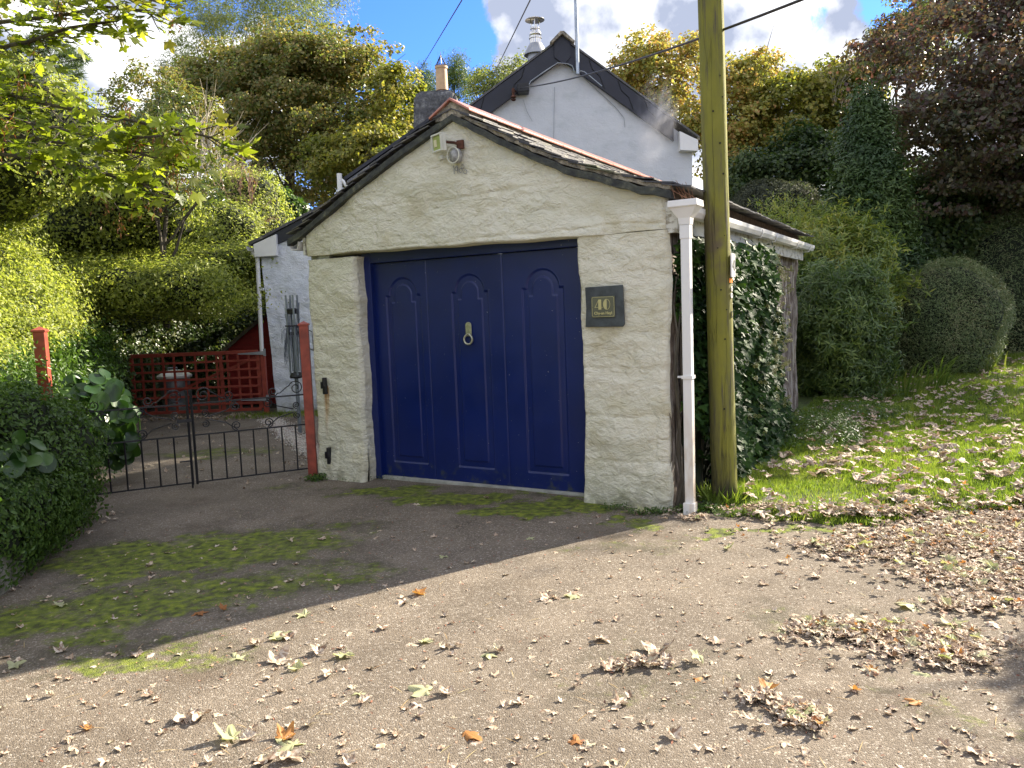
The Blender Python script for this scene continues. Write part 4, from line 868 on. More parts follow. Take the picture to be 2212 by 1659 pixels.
mb = MB()
for z_ in (ht - .06, .22): q = LB + X * Lg - Y * .035 + Z * z_; mb.poly([q, q + Z * .06, q - X * .42 + Z * .035, q - X * .42 + Z * .02], Y * .008); mb.box(q - Z * .02, X * .04, Y * .012, Z * .12)
mb.build('strap_hinge', M_zinc, lg)
mb = MB(); mb.box(LB + X * (Lg - .06) - Y * .02, X * .075, Y * .075, Z * 1.02); mb.build('hanging_post', M_red, lg, bevel=.005)

# shed
sh = thing('shed', 'small dark red wooden shed behind the lattice gate', 'shed', (-4.4, 14.6, 0))
sx0, sx1, sy, sz0, sz1 = -5.25, -3.45, 14.3, 1.10, 1.75; mb = MB()
for k in range(12):
    z0 = k * .14; z1 = z0 + .138
    def xl(z): return sx0 if z < sz0 else sx0 + (z - sz0) / (sz1 - sz0) * (sx1 - sx0) / 2
    if z1 > sz1: break
    mb.poly([(xl(z0), sy + .02, z0), (sx1 - (xl(z0) - sx0), sy + .02, z0), (sx1 - (xl(z1) - sx0), sy - .0, z1), (xl(z1), sy - .0, z1)], (0, .02, 0))
mb.box((sx0 + .01, sy + .05, 0), (sx1 - sx0 - .02, 0, 0), (0, 1.3, 0), (0, 0, sz0)); mb.build('boarding', M_redshed, sh)
mb = MB(); mx_ = (sx0 + sx1) / 2
for sg_ in (-1, 1): e = np.array([mx_ + sg_ * .98, sy - .1, sz0 - .08]); a = np.array([mx_, sy - .1, sz1 + .02]); mb.poly([a, e, e + Z * .03, a + Z * .03], (0, 1.6, 0))
mb.build('roof', M_shingle, sh)
mb = MB()
for sg_ in (-1, 1): e = np.array([mx_ + sg_ * .98, sy - .13, sz0 - .14]); a = np.array([mx_, sy - .13, sz1 - .03]); mb.poly([a, e, e + Z * .07, a + Z * .07], (0, .03, 0))
mb.build('barge_board', M_bark, sh)

# dustbin
bn = thing('dustbin', 'grey ribbed metal dustbin with a pale lid behind the lattice gate', 'dustbin', (-5.95, 13.55, 0))
mb = MB(); n_ = 48; prof = [(.21, .02), (.225, .08), (.255, .6), (.262, .62), (.262, .64)]; V = []
for r_, z_ in prof:
    for k in range(n_): a = 2 * math.pi * k / n_; rr = r_ * (1 + (.018 if k % 2 else 0) * (z_ < .6)); V.append((-5.95 + rr * math.cos(a), 13.55 + rr * math.sin(a), z_))
mb.add(V, [(i * n_ + k, i * n_ + (k + 1) % n_, (i + 1) * n_ + (k + 1) % n_, (i + 1) * n_ + k) for i in range(4) for k in range(n_)]); mb.build('bin_body', M_galv, bn)
mb = MB(); mb.lathe((-5.95, 13.55, 0), [(.285, .615), (.29, .65), (.27, .67), (.16, .73), (.05, .755), (0, .76)], 32); mb.build('lid', M_white, bn, smooth=True)
mb = MB(); mb.tube([(-6.03, 13.5, .73), (-6.03, 13.5, .79), (-5.87, 13.5, .79), (-5.87, 13.5, .73)], .01, 6); mb.build('handle', M_galv, bn)

# folded rotary clothes dryer
db = np.array([-2.93, 10.45, 0]); dr = thing('rotary_clothes_dryer', 'folded grey rotary clothes dryer tied upright before the white wall', 'clothes dryer', db)
mb = MB(); mb.tube([db, db + Z * .78], .026, 12); mb.tube([db + Z * .78, db + Z * 1.55], .02, 10); mb.build('pole', M_dryer, dr, smooth=True)
mb = MB(); mb.lathe(db + Z * .78, [(.03, -.03), (.085, -.02), (.09, .0), (.07, .05), (.03, .06)], 16); mb.build('hub', M_black, dr); mb = MB(); mb.lathe(db + Z * 1.36, [(.03, -.02), (.06, -.015), (.062, .025), (.03, .03)], 14); mb.build('hub', M_black, dr); mb = MB(); mb.lathe(db + Z * 1.66, [(.0, -.04), (.075, -.03), (.08, .03), (.04, .05), (0, .05)], 14); mb.build('hub', M_black, dr)
for k in range(4):
    a = .5 + k * math.pi / 2; d = np.array([math.cos(a), math.sin(a), 0]); mb = MB(); mb.tube([db + Z * .80 + d * .075, db + Z * 1.3 + d * .075, db + Z * 1.88 + d * .075], .0135, 6); mb.build('arm', M_dryer, dr)
    mb = MB(); mb.tube([db + Z * .85 + d * .04, db + Z * 1.36 + d * .045], .009, 5); mb.build('strut', M_galv, dr)
mb = MB()
for k in range(64):
    a = rng.uniform(0, 6.28); r1 = rng.uniform(.07, .11); zt = rng.uniform(1.5, 1.85); zb = rng.uniform(.9, 1.3); r2 = rng.uniform(.1, .17); a2 = a + rng.normal() * .35
    d = lambda a_, r_: np.array([math.cos(a_) * r_, math.sin(a_) * r_ * .6, 0])
    mb.tube([db + Z * zt + d(a, r1), db + Z * 1.48 + d(a, .08), db + Z * (zb + .14) + d(a2, r2), db + Z * zb + d(a2 + .1, r2 * 1.02), db + Z * (zb + .03) + d(a2 + .3, r2), db + Z * (zb + .18) + d(a2 + .35, r2 * .85), db + Z * 1.46 + d(a, .06)], .0022, 3, cap=False)
mb.build('washing_line', M_grey, dr)
mb = MB(); mb.tube([db + Z * 1.47 + np.array([.1 * math.cos(t_), .1 * math.sin(t_), 0]) for t_ in np.linspace(0, 6.28, 16)] , .01, 5); mb.tube([db + Z * 1.47 + (.1, 0, 0), db + Z * 1.43 + (.3, -.2, -.05), (-2.2, 8.6, 1.2), (-2.03, 7.6, 1.28)], .006, 5); mb.build('tie', M_black, dr)

#@@GROUND
EDG = np.array([G(x, y)[:2] for x, y in ((1452, 1112), (1500, 1116), (1600, 1112), (1700, 1128), (1800, 1136), (1900, 1128), (2000, 1116), (2100, 1105), (2212, 1098))])
def lawn_edge(x): return np.interp(x, EDG[:, 0], EDG[:, 1]) + .05 * np.sin(x * 7) + .02 * np.sin(x * 23)
def gz(x, y):
    """ground height"""
    P = np.stack([x, y, x * 0], -1); return .010 * fbm(P, .5, 3, 61)
t = MT('worn concrete drive'); p = t.pos; X = t.sep(p)
vo = nd(t.nt, 'ShaderNodeTexVoronoi'); vo.inputs['Scale'].default_value = 150; t.L(p, vo.inputs['Vector']); vo2 = nd(t.nt, 'ShaderNodeTexVoronoi'); vo2.inputs['Scale'].default_value = 320; t.L(p, vo2.inputs['Vector'])
chip = t.ramp(t.sep(vo.outputs['Color'])[0], (0, (.092, .073, .054)), (.35, (.158, .128, .096)), (.84, (.205, .168, .130)), (.95, (.52, .47, .40)))
base = t.mix(t.step(t.noise(2.1, 6, .65), .35, .66), (.105, .085, .063), (.21, .172, .130)); base = t.mix(.5, base, chip); base = t.mix(t.m('MULTIPLY', t.step(t.noise(40, 4), .52, .72), .4), base, (.09, .07, .055))
base = t.mix(t.m('MULTIPLY', t.step(t.noise(.55, 4), .5, .65), .35), base, (.12, .10, .075))
ed = nd(t.nt, 'ShaderNodeTexVoronoi', feature='DISTANCE_TO_EDGE'); ed.inputs['Scale'].default_value = .42; wq = nd(t.nt, 'ShaderNodeVectorMath', operation='ADD'); nq = nd(t.nt, 'ShaderNodeTexNoise'); nq.inputs['Scale'].default_value = 2.5; nq.inputs['Detail'].default_value = 6; t.L(p, nq.inputs['Vector']); t.L(p, wq.inputs[0]); t.L(nq.outputs['Color'], wq.inputs[1]); t.L(wq.outputs[0], ed.inputs['Vector'])
crk = t.m('MULTIPLY', t.step(ed.outputs['Distance'], .0, .0045, 1, 0), t.step(t.noise(1.2, 3), .45, .6)); base = t.mix(t.m('MULTIPLY', crk, .75), base, (.04, .034, .02))
base = t.mix(t.m('MULTIPLY', t.step(t.noise(1.1, 7, .7), .54, .66), .45), base, (.085, .06, .038))
# moss: patches in front of the door, along the lawn edge, over the left of the drive
def blob(cx, cy, rx, ry, rot=0.):
    m_ = nd(t.nt, 'ShaderNodeMapping', vector_type='POINT'); ca, sa = math.cos(-rot), math.sin(-rot)
    m_.inputs['Location'].default_value = (-(cx * ca - cy * sa) / rx, -(cx * sa + cy * ca) / ry, 0); m_.inputs['Rotation'].default_value = (0, 0, -rot); m_.inputs['Scale'].default_value = (1 / rx, 1 / ry, 0)
    # mapping applies scale, rotation, then location, so give it an unrotated frame when rot is 0
    t.L(p, m_.inputs[0]); l = nd(t.nt, 'ShaderNodeVectorMath', operation='LENGTH'); t.L(m_.outputs[0], l.inputs[0]); return t.step(l.outputs['Value'], .35, 1.25, 1, 0)
wn = nd(t.nt, 'ShaderNodeTexNoise'); wn.inputs['Scale'].default_value = 1.6; wn.inputs['Detail'].default_value = 6; wn.inputs['Roughness'].default_value = .65; t.L(t.pos, wn.inputs['Vector'])
wv = nd(t.nt, 'ShaderNodeVectorMath', operation='MULTIPLY_ADD'); t.L(wn.outputs['Color'], wv.inputs[0]); wv.inputs[1].default_value = (2.2, 1.5, 0); wv.inputs[2].default_value = (-1.1, -.75, 0)
wa = nd(t.nt, 'ShaderNodeVectorMath', operation='ADD'); t.L(t.pos, wa.inputs[0]); t.L(wv.outputs[0], wa.inputs[1]); p = wa.outputs[0]
ms_ = None
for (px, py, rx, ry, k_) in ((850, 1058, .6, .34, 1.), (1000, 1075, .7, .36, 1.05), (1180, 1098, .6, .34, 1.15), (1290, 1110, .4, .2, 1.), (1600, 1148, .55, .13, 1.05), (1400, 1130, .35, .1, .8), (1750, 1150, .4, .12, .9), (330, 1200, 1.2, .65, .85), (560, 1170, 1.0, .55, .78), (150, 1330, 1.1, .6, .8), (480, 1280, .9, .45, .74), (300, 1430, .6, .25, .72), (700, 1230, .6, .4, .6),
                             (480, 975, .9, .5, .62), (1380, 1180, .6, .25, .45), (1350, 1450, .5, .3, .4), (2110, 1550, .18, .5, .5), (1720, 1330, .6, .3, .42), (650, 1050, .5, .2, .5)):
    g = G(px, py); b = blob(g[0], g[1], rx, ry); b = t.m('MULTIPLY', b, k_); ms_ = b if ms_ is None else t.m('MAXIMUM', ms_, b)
mn = t.m('ADD', t.m('MULTIPLY', t.noise(7, 9, .72), 1.3), t.m('MULTIPLY', t.noise(60, 4, .6), .5)); mf = t.step(t.m('ADD', t.m('MULTIPLY', ms_, 1.0), mn), 1.32, 1.75)
mcol = t.ramp(t.noise(17, 6), (.36, (.045, .055, .010)), (.5, (.11, .145, .012)), (.66, (.21, .25, .016)))
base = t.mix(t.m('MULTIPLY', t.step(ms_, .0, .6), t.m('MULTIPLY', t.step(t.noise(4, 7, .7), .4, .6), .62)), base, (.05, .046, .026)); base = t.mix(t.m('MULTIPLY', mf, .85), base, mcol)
h = t.m('ADD', t.m('MULTIPLY', vo.outputs['Distance'], -1.), t.m('MULTIPLY', vo2.outputs['Distance'], -.4)); h = t.m('ADD', h, t.m('MULTIPLY', t.noise(30, 5), .9)); h = t.m('ADD', h, t.m('MULTIPLY', mf, .5))
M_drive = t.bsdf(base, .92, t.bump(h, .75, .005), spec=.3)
t = MT('lawn soil'); M_soil = t.bsdf(t.ramp(t.noise(6, 7, .65), (.35, (.03, .035, .01)), (.5, (.055, .085, .012)), (.65, (.08, .12, .018))), .95, t.bump(t.noise(60, 5), 1, .02))
def sheet(name, xs, ys, fz_, mat, kind='structure'):
    Xg, Yg = np.meshgrid(xs, ys); V = np.stack([Xg, Yg, fz_(Xg, Yg)], -1).reshape(-1, 3); i = np.arange(Xg.size).reshape(Xg.shape); F = np.stack([i[:-1, :-1], i[:-1, 1:], i[1:, 1:], i[1:, :-1]], -1).reshape(-1, 4)
    o = link(name, npmesh(name, V, F), mat); o.data.shade_smooth(); return tag(o, kind=kind)
def hill(x, y):
    r = np.hypot(x, y - 8); return np.where(r > 20, (np.minimum(r, 70) - 20) * .13, 0) + gz(x, y) - .03
o = sheet('ground', np.concatenate([np.linspace(-300, -40, 12), np.linspace(-36, 36, 60), np.linspace(40, 300, 12)]), np.concatenate([np.linspace(-300, -30, 12), np.linspace(-28, 60, 70), np.linspace(65, 400, 14)]), hill, M_earth)
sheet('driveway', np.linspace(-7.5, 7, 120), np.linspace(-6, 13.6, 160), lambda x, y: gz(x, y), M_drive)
# lawn
def lawn_z(x, y):
    d = y - lawn_edge(x); e = np.clip(d / .35, -1, 1); return gz(x, y) + .035 * np.clip(e, -.2, 1) + .02 * fbm(np.stack([x, y, x * 0], -1), .9, 3, 71) * np.clip(d, 0, 1) + .030 * np.clip(x - 2.5, 0, 8) * np.clip(d, 0, 2) / 2 + .03 * np.clip(x - 6, 0, 5) * np.clip(d - 4, 0, 3) / 3
xs = np.linspace(1.45, 14, 180); q = np.linspace(0, 1, 120) ** 1.5; Xg, Qg = np.meshgrid(xs, q); Yg = lawn_edge(Xg) + Qg * (20 - lawn_edge(Xg)); Zg_ = lawn_z(Xg, Yg); Zg_[0] = gz(Xg[0], Yg[0]) + .002
i = np.arange(Xg.size).reshape(Xg.shape); F = np.stack([i[:-1, :-1], i[:-1, 1:], i[1:, 1:], i[1:, :-1]], -1).reshape(-1, 4); o = link('lawn', npmesh('lawn', np.stack([Xg, Yg, Zg_], -1).reshape(-1, 3), F), M_soil); o.data.shade_smooth(); tag(o, kind='structure')
def blade():
    w0 = .05; return np.array([[-w0, 0, 0], [w0, 0, 0], [-w0 * .8, .08, .45], [w0 * .8, .08, .45], [0, .35, .95]]), np.array([[0, 1, 3], [0, 3, 2], [2, 3, 4]])
Tb = blade()
def grass(n, xr, yr, hgt, keepf):
    x = rng.uniform(*xr, n); y = rng.uniform(*yr, n); k = keepf(x, y) & (rng.random(n) < np.clip(1.1 + .9 * fbm(np.stack([x, y, x * 0], -1), 1.3, 3, 81), .15, 1)); x, y = x[k], y[k]
    P = np.stack([x, y, lawn_z(x, y) - .004], -1); N = unit(np.stack([rng.normal(size=len(x)) * .3, rng.normal(size=len(x)) * .3, np.ones(len(x))], -1)); hv = hgt * rng.uniform(.5, 1.3, len(x)) * (1 + .35 * fbm(P, 2.2, 2, 5)); return stamp(Tb, P, N, hv)
infr = lambda x, y: (y > lawn_edge(x) + .0) & (x < 1.2 + y * .72) & (x > 1.5) & ((x - 1.17) * .867 - (y - 5.68) * .498 > .12)
parts = [grass(230000, (1.5, 7.), (5.1, 8.6), .045, infr), grass(150000, (1.6, 10.), (8.4, 14.5), .07, infr)]
n = 900; x = rng.uniform(1.5, 6, n); y = lawn_edge(x) + rng.uniform(-.05, .08, n); parts.append(stamp(Tb, np.stack([x, y, gz(x, y)], -1), np.tile([0, -.2, 1.], (n, 1)) + rng.normal(size=(n, 3)) * .3, .06))
n = 260; a = rng.uniform(0, 6.28, n); r_ = rng.uniform(.09, .2, n); P = np.stack([1.62 + r_ * np.cos(a), 5.9 + r_ * np.sin(a) * .9, np.zeros(n)], -1); parts.append(stamp(Tb, P, np.tile([0, 0, 1.], (n, 1)) + rng.normal(size=(n, 3)) * .35, .15))
tag(leafobj('grass', parts, L_grass), 'short green grass of the lawn beside the drive', 'grass', kind='stuff')
# strip of moss and weeds at the garage foot and post
def tuft(cx, cy, rx, ry, n, s=.03): a = rng.uniform(0, 6.28, n); r_ = rng.random(n) ** .6; P = np.stack([cx + rx * r_ * np.cos(a), cy + ry * r_ * np.sin(a), rng.uniform(0, .05, n)], -1); return stamp(T_leaf, P, np.tile([0, -.2, 1.], (n, 1)) + rng.normal(size=(n, 3)) * .6, s)
tag(leafobj('weeds', [tuft(-1.93, 7.33, .1, .08, 260), tuft(1.02, 5.62, .22, .06, 500, .02), tuft(.75, 5.78, .12, .04, 200, .018), tuft(1.35, 5.65, .14, .1, 260, .04), tuft(-1.3, 7.2, .5, .05, 160, .015)], L_shade), 'small green weeds at the foot of the garage wall', 'weeds', kind='stuff')
x = rng.uniform(-4.6, -2.2, 2200); y = 12.7 - rng.random(2200) ** 2 * .6 + (x + 4) * .0; k = np.abs(x + 3.4) < 1.3
tag(leafobj('grass_verge', stamp(Tb, np.stack([x, y, x * 0 + .0], -1)[k], np.tile([0, 0, 1.], (k.sum(), 1)) + rng.normal(size=(k.sum(), 3)) * .35, .07), L_grass), 'strip of grass at the foot of the white extension wall', 'grass', kind='stuff')
# gravel strip beyond the gate
g0, g1 = G(580, 905), G(672, 975); n = 3600; f = rng.random(n); o_ = rng.normal(size=n) * .085; d = unit(g1 - g0); s_ = np.array([-d[1], d[0], 0]); P = g0 + (g1 - g0) * f[:, None] * 1.25 + s_ * o_[:, None] + Z * .008
Tg = (np.array([[1, 0, 0], [-.5, .8, 0], [-.5, -.8, 0.], [0, 0, .8], [0, 0, -.5]]), np.array([[0, 1, 3], [1, 2, 3], [2, 0, 3], [1, 0, 4], [2, 1, 4], [0, 2, 4]]))
M_grav = leafmat('pale chippings', [(.5, .45, .38), (.35, .28, .24), (.6, .58, .52), (.4, .3, .25)], 0., .8)
tag(leafobj('gravel_strip', stamp(Tg, P, rng.normal(size=(n, 3)), .017), M_grav), 'line of pale gravel chippings across the drive beyond the gate', 'gravel', kind='stuff')

# low wall under the near hedge
mb = MB(); wl = [np.array([-3.0, 2.6, 0]), np.array([-3.06, 4.5, 0]), np.array([-3.45, 5.4, 0]), np.array([-3.86, 6.3, 0])]
V = []; F = []; nn = 60
for i in range(nn):
    f = i / (nn - 1) * 3; k = min(int(f), 2); p = wl[k] + (wl[k + 1] - wl[k]) * (f - k)
    for (dx, z_) in ((0, -.02), (.01, .12), (.0, .26), (-.03, .34), (-.25, .36), (-.3, 0)): V.append(p + np.array([dx, 0, z_]) + .02 * fbm((p + [dx, 0, z_])[None], 3, 3, 5)[0] * np.array([1, .3, .6 if z_ > 0 else 0]))
for i in range(nn - 1):
    for k in range(5): F.append((i * 6 + k, i * 6 + 6 + k, i * 6 + 7 + k, i * 6 + 1 + k))
mb.add(V, F); tag(mb.build('low_wall', M_lowwall, None, smooth=True), 'low mossy stone wall under the hedge at the left edge', 'wall')

#@@VEGETATION
# hedge bank on the left: foot line and section
foot = np.array([[-3.25, 2.0], [-3.2, 3.4], [-3.25, 4.5], [-3.95, 6.2], [-4.55, 7.6], [-4.75, 8.9], [-5.9, 11.2], [-6.75, 13.0], [-7.0, 15.5], [-5.8, 17.5], [-3.5, 18.8]])
secA = np.array([[0.05, .25], [.12, .85], [.35, 1.25], [.8, 1.75], [1.4, 2.35], [2.1, 3.1], [3.0, 3.8], [4.2, 4.3], [5.5, 4.5]])
secB = np.array([[0.0, .02], [.05, .9], [.3, 1.6], [.6, 2.1], [1.0, 2.5], [1.6, 2.95], [2.4, 3.4], [3.4, 3.9], [4.4, 4.2]])
def bank(s, q, off=0.):
    k = s * (len(foot) - 1); i = np.clip(k.astype(int), 0, len(foot) - 2); f = (k - i)[..., None]; p = foot[i] * (1 - f) + foot[i + 1] * f
    tg = unit(foot[np.clip(i + 1, 0, len(foot) - 1)] - foot[i]); tg2 = unit(foot[np.clip(i + 2, 0, len(foot) - 1)] - foot[np.clip(i + 1, 0, len(foot) - 2)] + 1e-6); tg = unit(tg * (1 - f) + tg2 * f)
    nrm_ = np.stack([-tg[..., 1], tg[..., 0]], -1); j = q * (len(secA) - 1); ji = np.clip(j.astype(int), 0, len(secA) - 2); jf = (j - ji)[..., None]
    A = secA[ji] * (1 - jf) + secA[ji + 1] * jf; Bq = secB[ji] * (1 - jf) + secB[ji + 1] * jf; w_ = np.clip((s[..., None] - .28) / .3, 0, 1); S = A * (1 - w_) + Bq * w_
    P = np.stack([p[..., 0] + nrm_[..., 0] * S[..., 0], p[..., 1] + nrm_[..., 1] * S[..., 0], S[..., 1]], -1)
    Nn = unit(np.stack([-nrm_[..., 0], -nrm_[..., 1], .25 + .9 * q], -1)); b = .30 * fbm(P, .85, 4, 91) + .1 * fbm(P, 3.1, 2, 92)
    b = b * np.clip(q * 4 + .25, 0, 1); return P + Nn * (b + off)[..., None], Nn
def hedge(name, label, s0, s1, q0, q1, n, size, mat, T=None, core=True, cat='hedge', up=.3, extra=None, thick=.24):
    pf, _ = bank(np.array([(s0 + s1) / 2]), np.array([0.])); th = thing(name, label, cat, (pf[0][0], pf[0][1], 0))
    s = rng.uniform(s0, s1, n); q = rng.uniform(q0, q1, n); P, N = bank(s, q, -thick * rng.random(n) ** 1.5 + .05 + .32 * (rng.random(n) ** 9)); P = P + rng.normal(size=P.shape) * .02
    N = unit(N + np.array([0, 0, up]) + rng.normal(size=P.shape) * .8); parts = [stamp(T or T_leaf, P, N, size)] + (extra or []); leafobj('foliage', parts, mat, th)
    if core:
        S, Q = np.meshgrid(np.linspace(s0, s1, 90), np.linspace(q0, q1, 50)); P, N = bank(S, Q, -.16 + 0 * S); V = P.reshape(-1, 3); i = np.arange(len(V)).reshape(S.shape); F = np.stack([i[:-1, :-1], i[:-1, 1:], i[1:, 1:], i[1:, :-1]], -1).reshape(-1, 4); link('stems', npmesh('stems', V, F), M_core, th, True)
    return th
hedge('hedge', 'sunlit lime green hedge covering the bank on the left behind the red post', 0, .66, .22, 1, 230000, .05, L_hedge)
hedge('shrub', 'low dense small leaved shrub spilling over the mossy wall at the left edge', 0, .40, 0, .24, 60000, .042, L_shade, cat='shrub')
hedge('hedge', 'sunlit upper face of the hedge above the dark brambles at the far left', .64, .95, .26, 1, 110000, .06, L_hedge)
hedge('hedge', 'lower dark green foot of the hedge between the red post and the lattice gate', .40, .62, 0, .24, 26000, .06, L_shade)  # hedge foot's shade put into greener, darker leaves than the lime above
hedge('bramble_hedge', 'dark leafy hedge in shade at the far left end of the drive', .60, 1, 0, .30, 50000, .075, L_darkivy, T=T_wide)  # shade along the far hedge foot is put into this dark leaf colour
# earth behind the bank
# broad leaved plant at the concrete post and another in the corner
def rosette(name, label, c, r, n, size, zr, N0):
    th = thing(name, label, 'plant', c); c = np.array(c, float); d = sph(n); P = c + d * np.array(r) * (.55 + .45 * rng.random(n))[:, None] + Z * zr; P = P[P[:, 2] > .05]
    V, F = tmpl_broad; N = unit(rng.normal(size=P.shape) * .45 + np.array(N0)); leafobj('leaves', stamp((V, F), P, N, size, tang=np.tile([0.1, -.3, -.8], (len(P), 1))), L_big, th)
    mb = MB()
    for p in P[:26]: mb.tube([p + (-.05, .12, -.25), p + (-.02, .06, -.1), p], .005, 4)
    mb.build('stems', L_big, th)
a = np.linspace(0, 2 * math.pi, 15)[:-1]; Vb = [[0, .5, .0]] + [[.42 * math.sin(t_) * (1 - .12 * math.cos(t_)), .5 - .5 * math.cos(t_), .10 * abs(math.sin(t_)) + .03 * math.sin(3 * t_)] for t_ in a]; tmpl_broad = (np.array(Vb), np.array([[0, 1 + (i + 1) % 14, 1 + i] for i in range(14)]))
c = D(205, 905, 7.5); rosette('broad_leaved_plant', 'clump of big round glossy leaves between the red post and the iron gate', (c[0], c[1], .0), (.40, .35, .48), 210, .165, .70, (.5, -.8, .5))
c = D(45, 1010, 4.9); rosette('broad_leaved_plant', 'clump of large blue green leaves in the shrub at the left edge', (c[0] - .02, c[1], .0), (.16, .25, .22), 44, .13, .70, (.6, -.7, .5))
shrub('shrub', 'trailing small leaves hanging over the low mossy wall', 'shrub', (-3.18, 4.55, .36), (.17, .95, .34), 12000, .04, L_shade, wob=.5, ws=2.6, thick=.5, spiky=.3, coreK=.6)
shrub('shrub', 'rounded small leaved shrub in front of the left red post', 'shrub', (-3.56, 5.45, .58), (.40, .85, .60), 24000, .045, L_shade, wob=.42, ws=2.4, thick=.45, spiky=.3)
# green seed pods / ferny shoots in the corner
# ivy on the garage side wall
th = thing('ivy', 'dark glossy ivy with pale flower heads covering the garage side wall behind the pole', 'ivy', Fp(-.1, 2.2, 0))
n = 15000; v = rng.uniform(.15, 4.25, n); z = rng.uniform(.02, 2.08, n); Pn = np.stack([v, z, v * 0], -1); bul = .12 + .14 * fbm(Pn, 1.1, 3, 101) + .16 * np.clip(1 - np.abs(v - 2.0) / 1.9, 0, 1) - .16 * np.clip(.6 - v, 0, 1) ; lim = 3.5 + .35 * fbm(np.stack([z, z * 0, z * 0], -1), 1.5, 3, 7) - .35 * np.clip(z - 1.2, 0, 1) ; edge = .25 + .15 * fbm(np.stack([z, z * 0 + 4, z * 0], -1), 2.5, 3, 7) + np.clip(.75 - z, 0, 1) * .5
k = (v < lim) & (v > edge); v, z, bul = v[k], z[k], bul[k]; u = -np.clip(bul, .03, .6) * (1 - .5 * rng.random(len(v)) ** 2) + .0
P = FP(np.stack([u, v, z], -1)); N = unit(-U * 1.0 - W * .5 + Z * .45 + rng.normal(size=P.shape) * .5); leafobj('foliage', stamp(T_ivy, P, N, .105, tang=np.tile([0, 0, -1.], (len(P), 1))), L_ivy, th)
S, Q = np.meshgrid(np.linspace(.35, 3.3, 60), np.linspace(0, 2.08, 40)); Pn = np.stack([S, Q, S * 0], -1); bu = .02 + .14 * fbm(Pn, 1.1, 3, 101) + .14 * np.clip(1 - np.abs(S - 2.0) / 1.9, 0, 1) - .16 * np.clip(.6 - S, 0, 1); V = FP(np.stack([-np.clip(bu, 0, .6) + .03, S, Q], -1)).reshape(-1, 3); i = np.arange(len(V)).reshape(S.shape); link('stems', npmesh('stems', V, np.stack([i[:-1, :-1], i[:-1, 1:], i[1:, 1:], i[1:, :-1]], -1).reshape(-1, 4)), M_core, th, True)
hd = []
for j in range(46):
    v = rng.uniform(1.5, 3.5); z = rng.uniform(.4, 2.0); c = Fp(-.36 + .12 * abs(v - 2.2) - .0, v, z)
    for q_ in range(rng.integers(3, 7)): cc_ = c + rng.normal(size=3) * .05; dd_ = sph(34); hd.append(stamp(Tg, cc_ + dd_ * .017, dd_, .0055))
leafobj('flower_heads', hd, L_berry, th)
mb = MB()
for j in range(9):
    z0 = 0; v = rng.uniform(.05, .7); pts = [Fp(-.03, v + .05 * math.sin(k), k * .22) for k in range(9)]; pts = [p + rng.normal(size=3) * .015 for p in pts]; mb.tube(pts, [.014 - .001 * k for k in range(9)], 5)
mb.build('woody_stems', M_bark, th)
# stone pier at the end of the garage side, ground cover, shrubs
# low flowering ground cover
gc_ = G(1745, 955); n = 15000; d = sph(n); P = np.array([3.15, 8.35, 0.0]) + d * np.array([.62, .95, .36]) * (1 + .2 * fbm(d, 2, 3, 4))[:, None] * (1 - .2 * rng.random(n))[:, None]; P2 = np.array([4.35, 9.6, .0]) + d * np.array([.75, .7, .25]) * (1 - .2 * rng.random(n))[:, None]; P = np.vstack([P, P2[:9000]]); k = P[:, 2] > .0; P = P[k]; d2 = np.vstack([d, d[:9000]])[k]
th = thing('flowering_ground_cover', 'low mound of small leaved plants dotted with white daisies at the foot of the ivy', 'ground cover', (3.15, 8.35, 0)); leafobj('foliage', stamp(T_long, P, unit(d2 + Z * .5 + rng.normal(size=P.shape) * .6), .045), L_shade, th)
k = rng.choice(len(P), 190); leafobj('flowers', stamp(tmpl_maple(.0, 3), P[k] + d2[k] * .03, unit(d2[k] + Z * .6), .03), L_flow, th)
# shrubs to the right of the garage, screen positions given as comments
def at(px, py, depth): return D(px, py, depth)
S1 = shrub('shrub', 'feathery bamboo like shrub growing at the end of the garage side wall', 'shrub', at(1790, 735, 11.7) , (.74, .8, 1.05), 11000, .13, L_nand, T=tmpl_clump('long', 6, 3, .45, .75), wob=.5, ws=2.1, thick=.45, spiky=.3, coreK=.66)
S2 = shrub('shrub', 'tall feathery shrub rising above the far end of the garage gutter', 'shrub', at(1800, 600, 12.9), (.9, .85, 1.0), 9000, .14, L_nand2, T=tmpl_clump('long', 5, 4, .45, .75), wob=.5, thick=.55, spiky=.4, coreK=.6)
S3 = shrub('shrub', 'arching shrub with long light green shoots above the garage roof end', 'shrub', at(1760, 520, 14.2), (1.15, .9, .75), 6000, .10, L_nand2, T=tmpl_clump('long', 4, 5, .4, .8), wob=.45, thick=.7, spiky=.5, coreK=.5)
S4 = shrub('clipped_bush', 'large dome shaped clipped evergreen bush on the lawn edge', 'bush', at(2036, 705, 13.2), (.99, 1.0, 1.16), 60000, .05, L_yew, T=T_long, wob=.075, ws=1.6, thick=.09, upb=.6, spiky=.07)
S5 = shrub('clipped_hedge', 'big rounded clipped hedge behind the dome shaped bush at the right edge', 'hedge', at(2260, 680, 16.0), (2.3, 1.6, 2.2), 90000, .065, L_yew, T=T_long, wob=.12, ws=1.1, thick=.09, upb=.5, spiky=.08)
S6 = shrub('shrub', 'dark leaved shrub between the conical conifer and the clipped bush', 'shrub', at(1960, 510, 16.5), (1.3, 1.0, 1.1), 12000, .12, L_dkg, T=T_wide, wob=.25)
S7 = shrub('shrub', 'rounded grey leaved shrub seen above the garage roof end', 'shrub', at(1668, 452, 18.5), (1.15, 1.0, .7), 15000, .07, L_greysh, wob=.15)
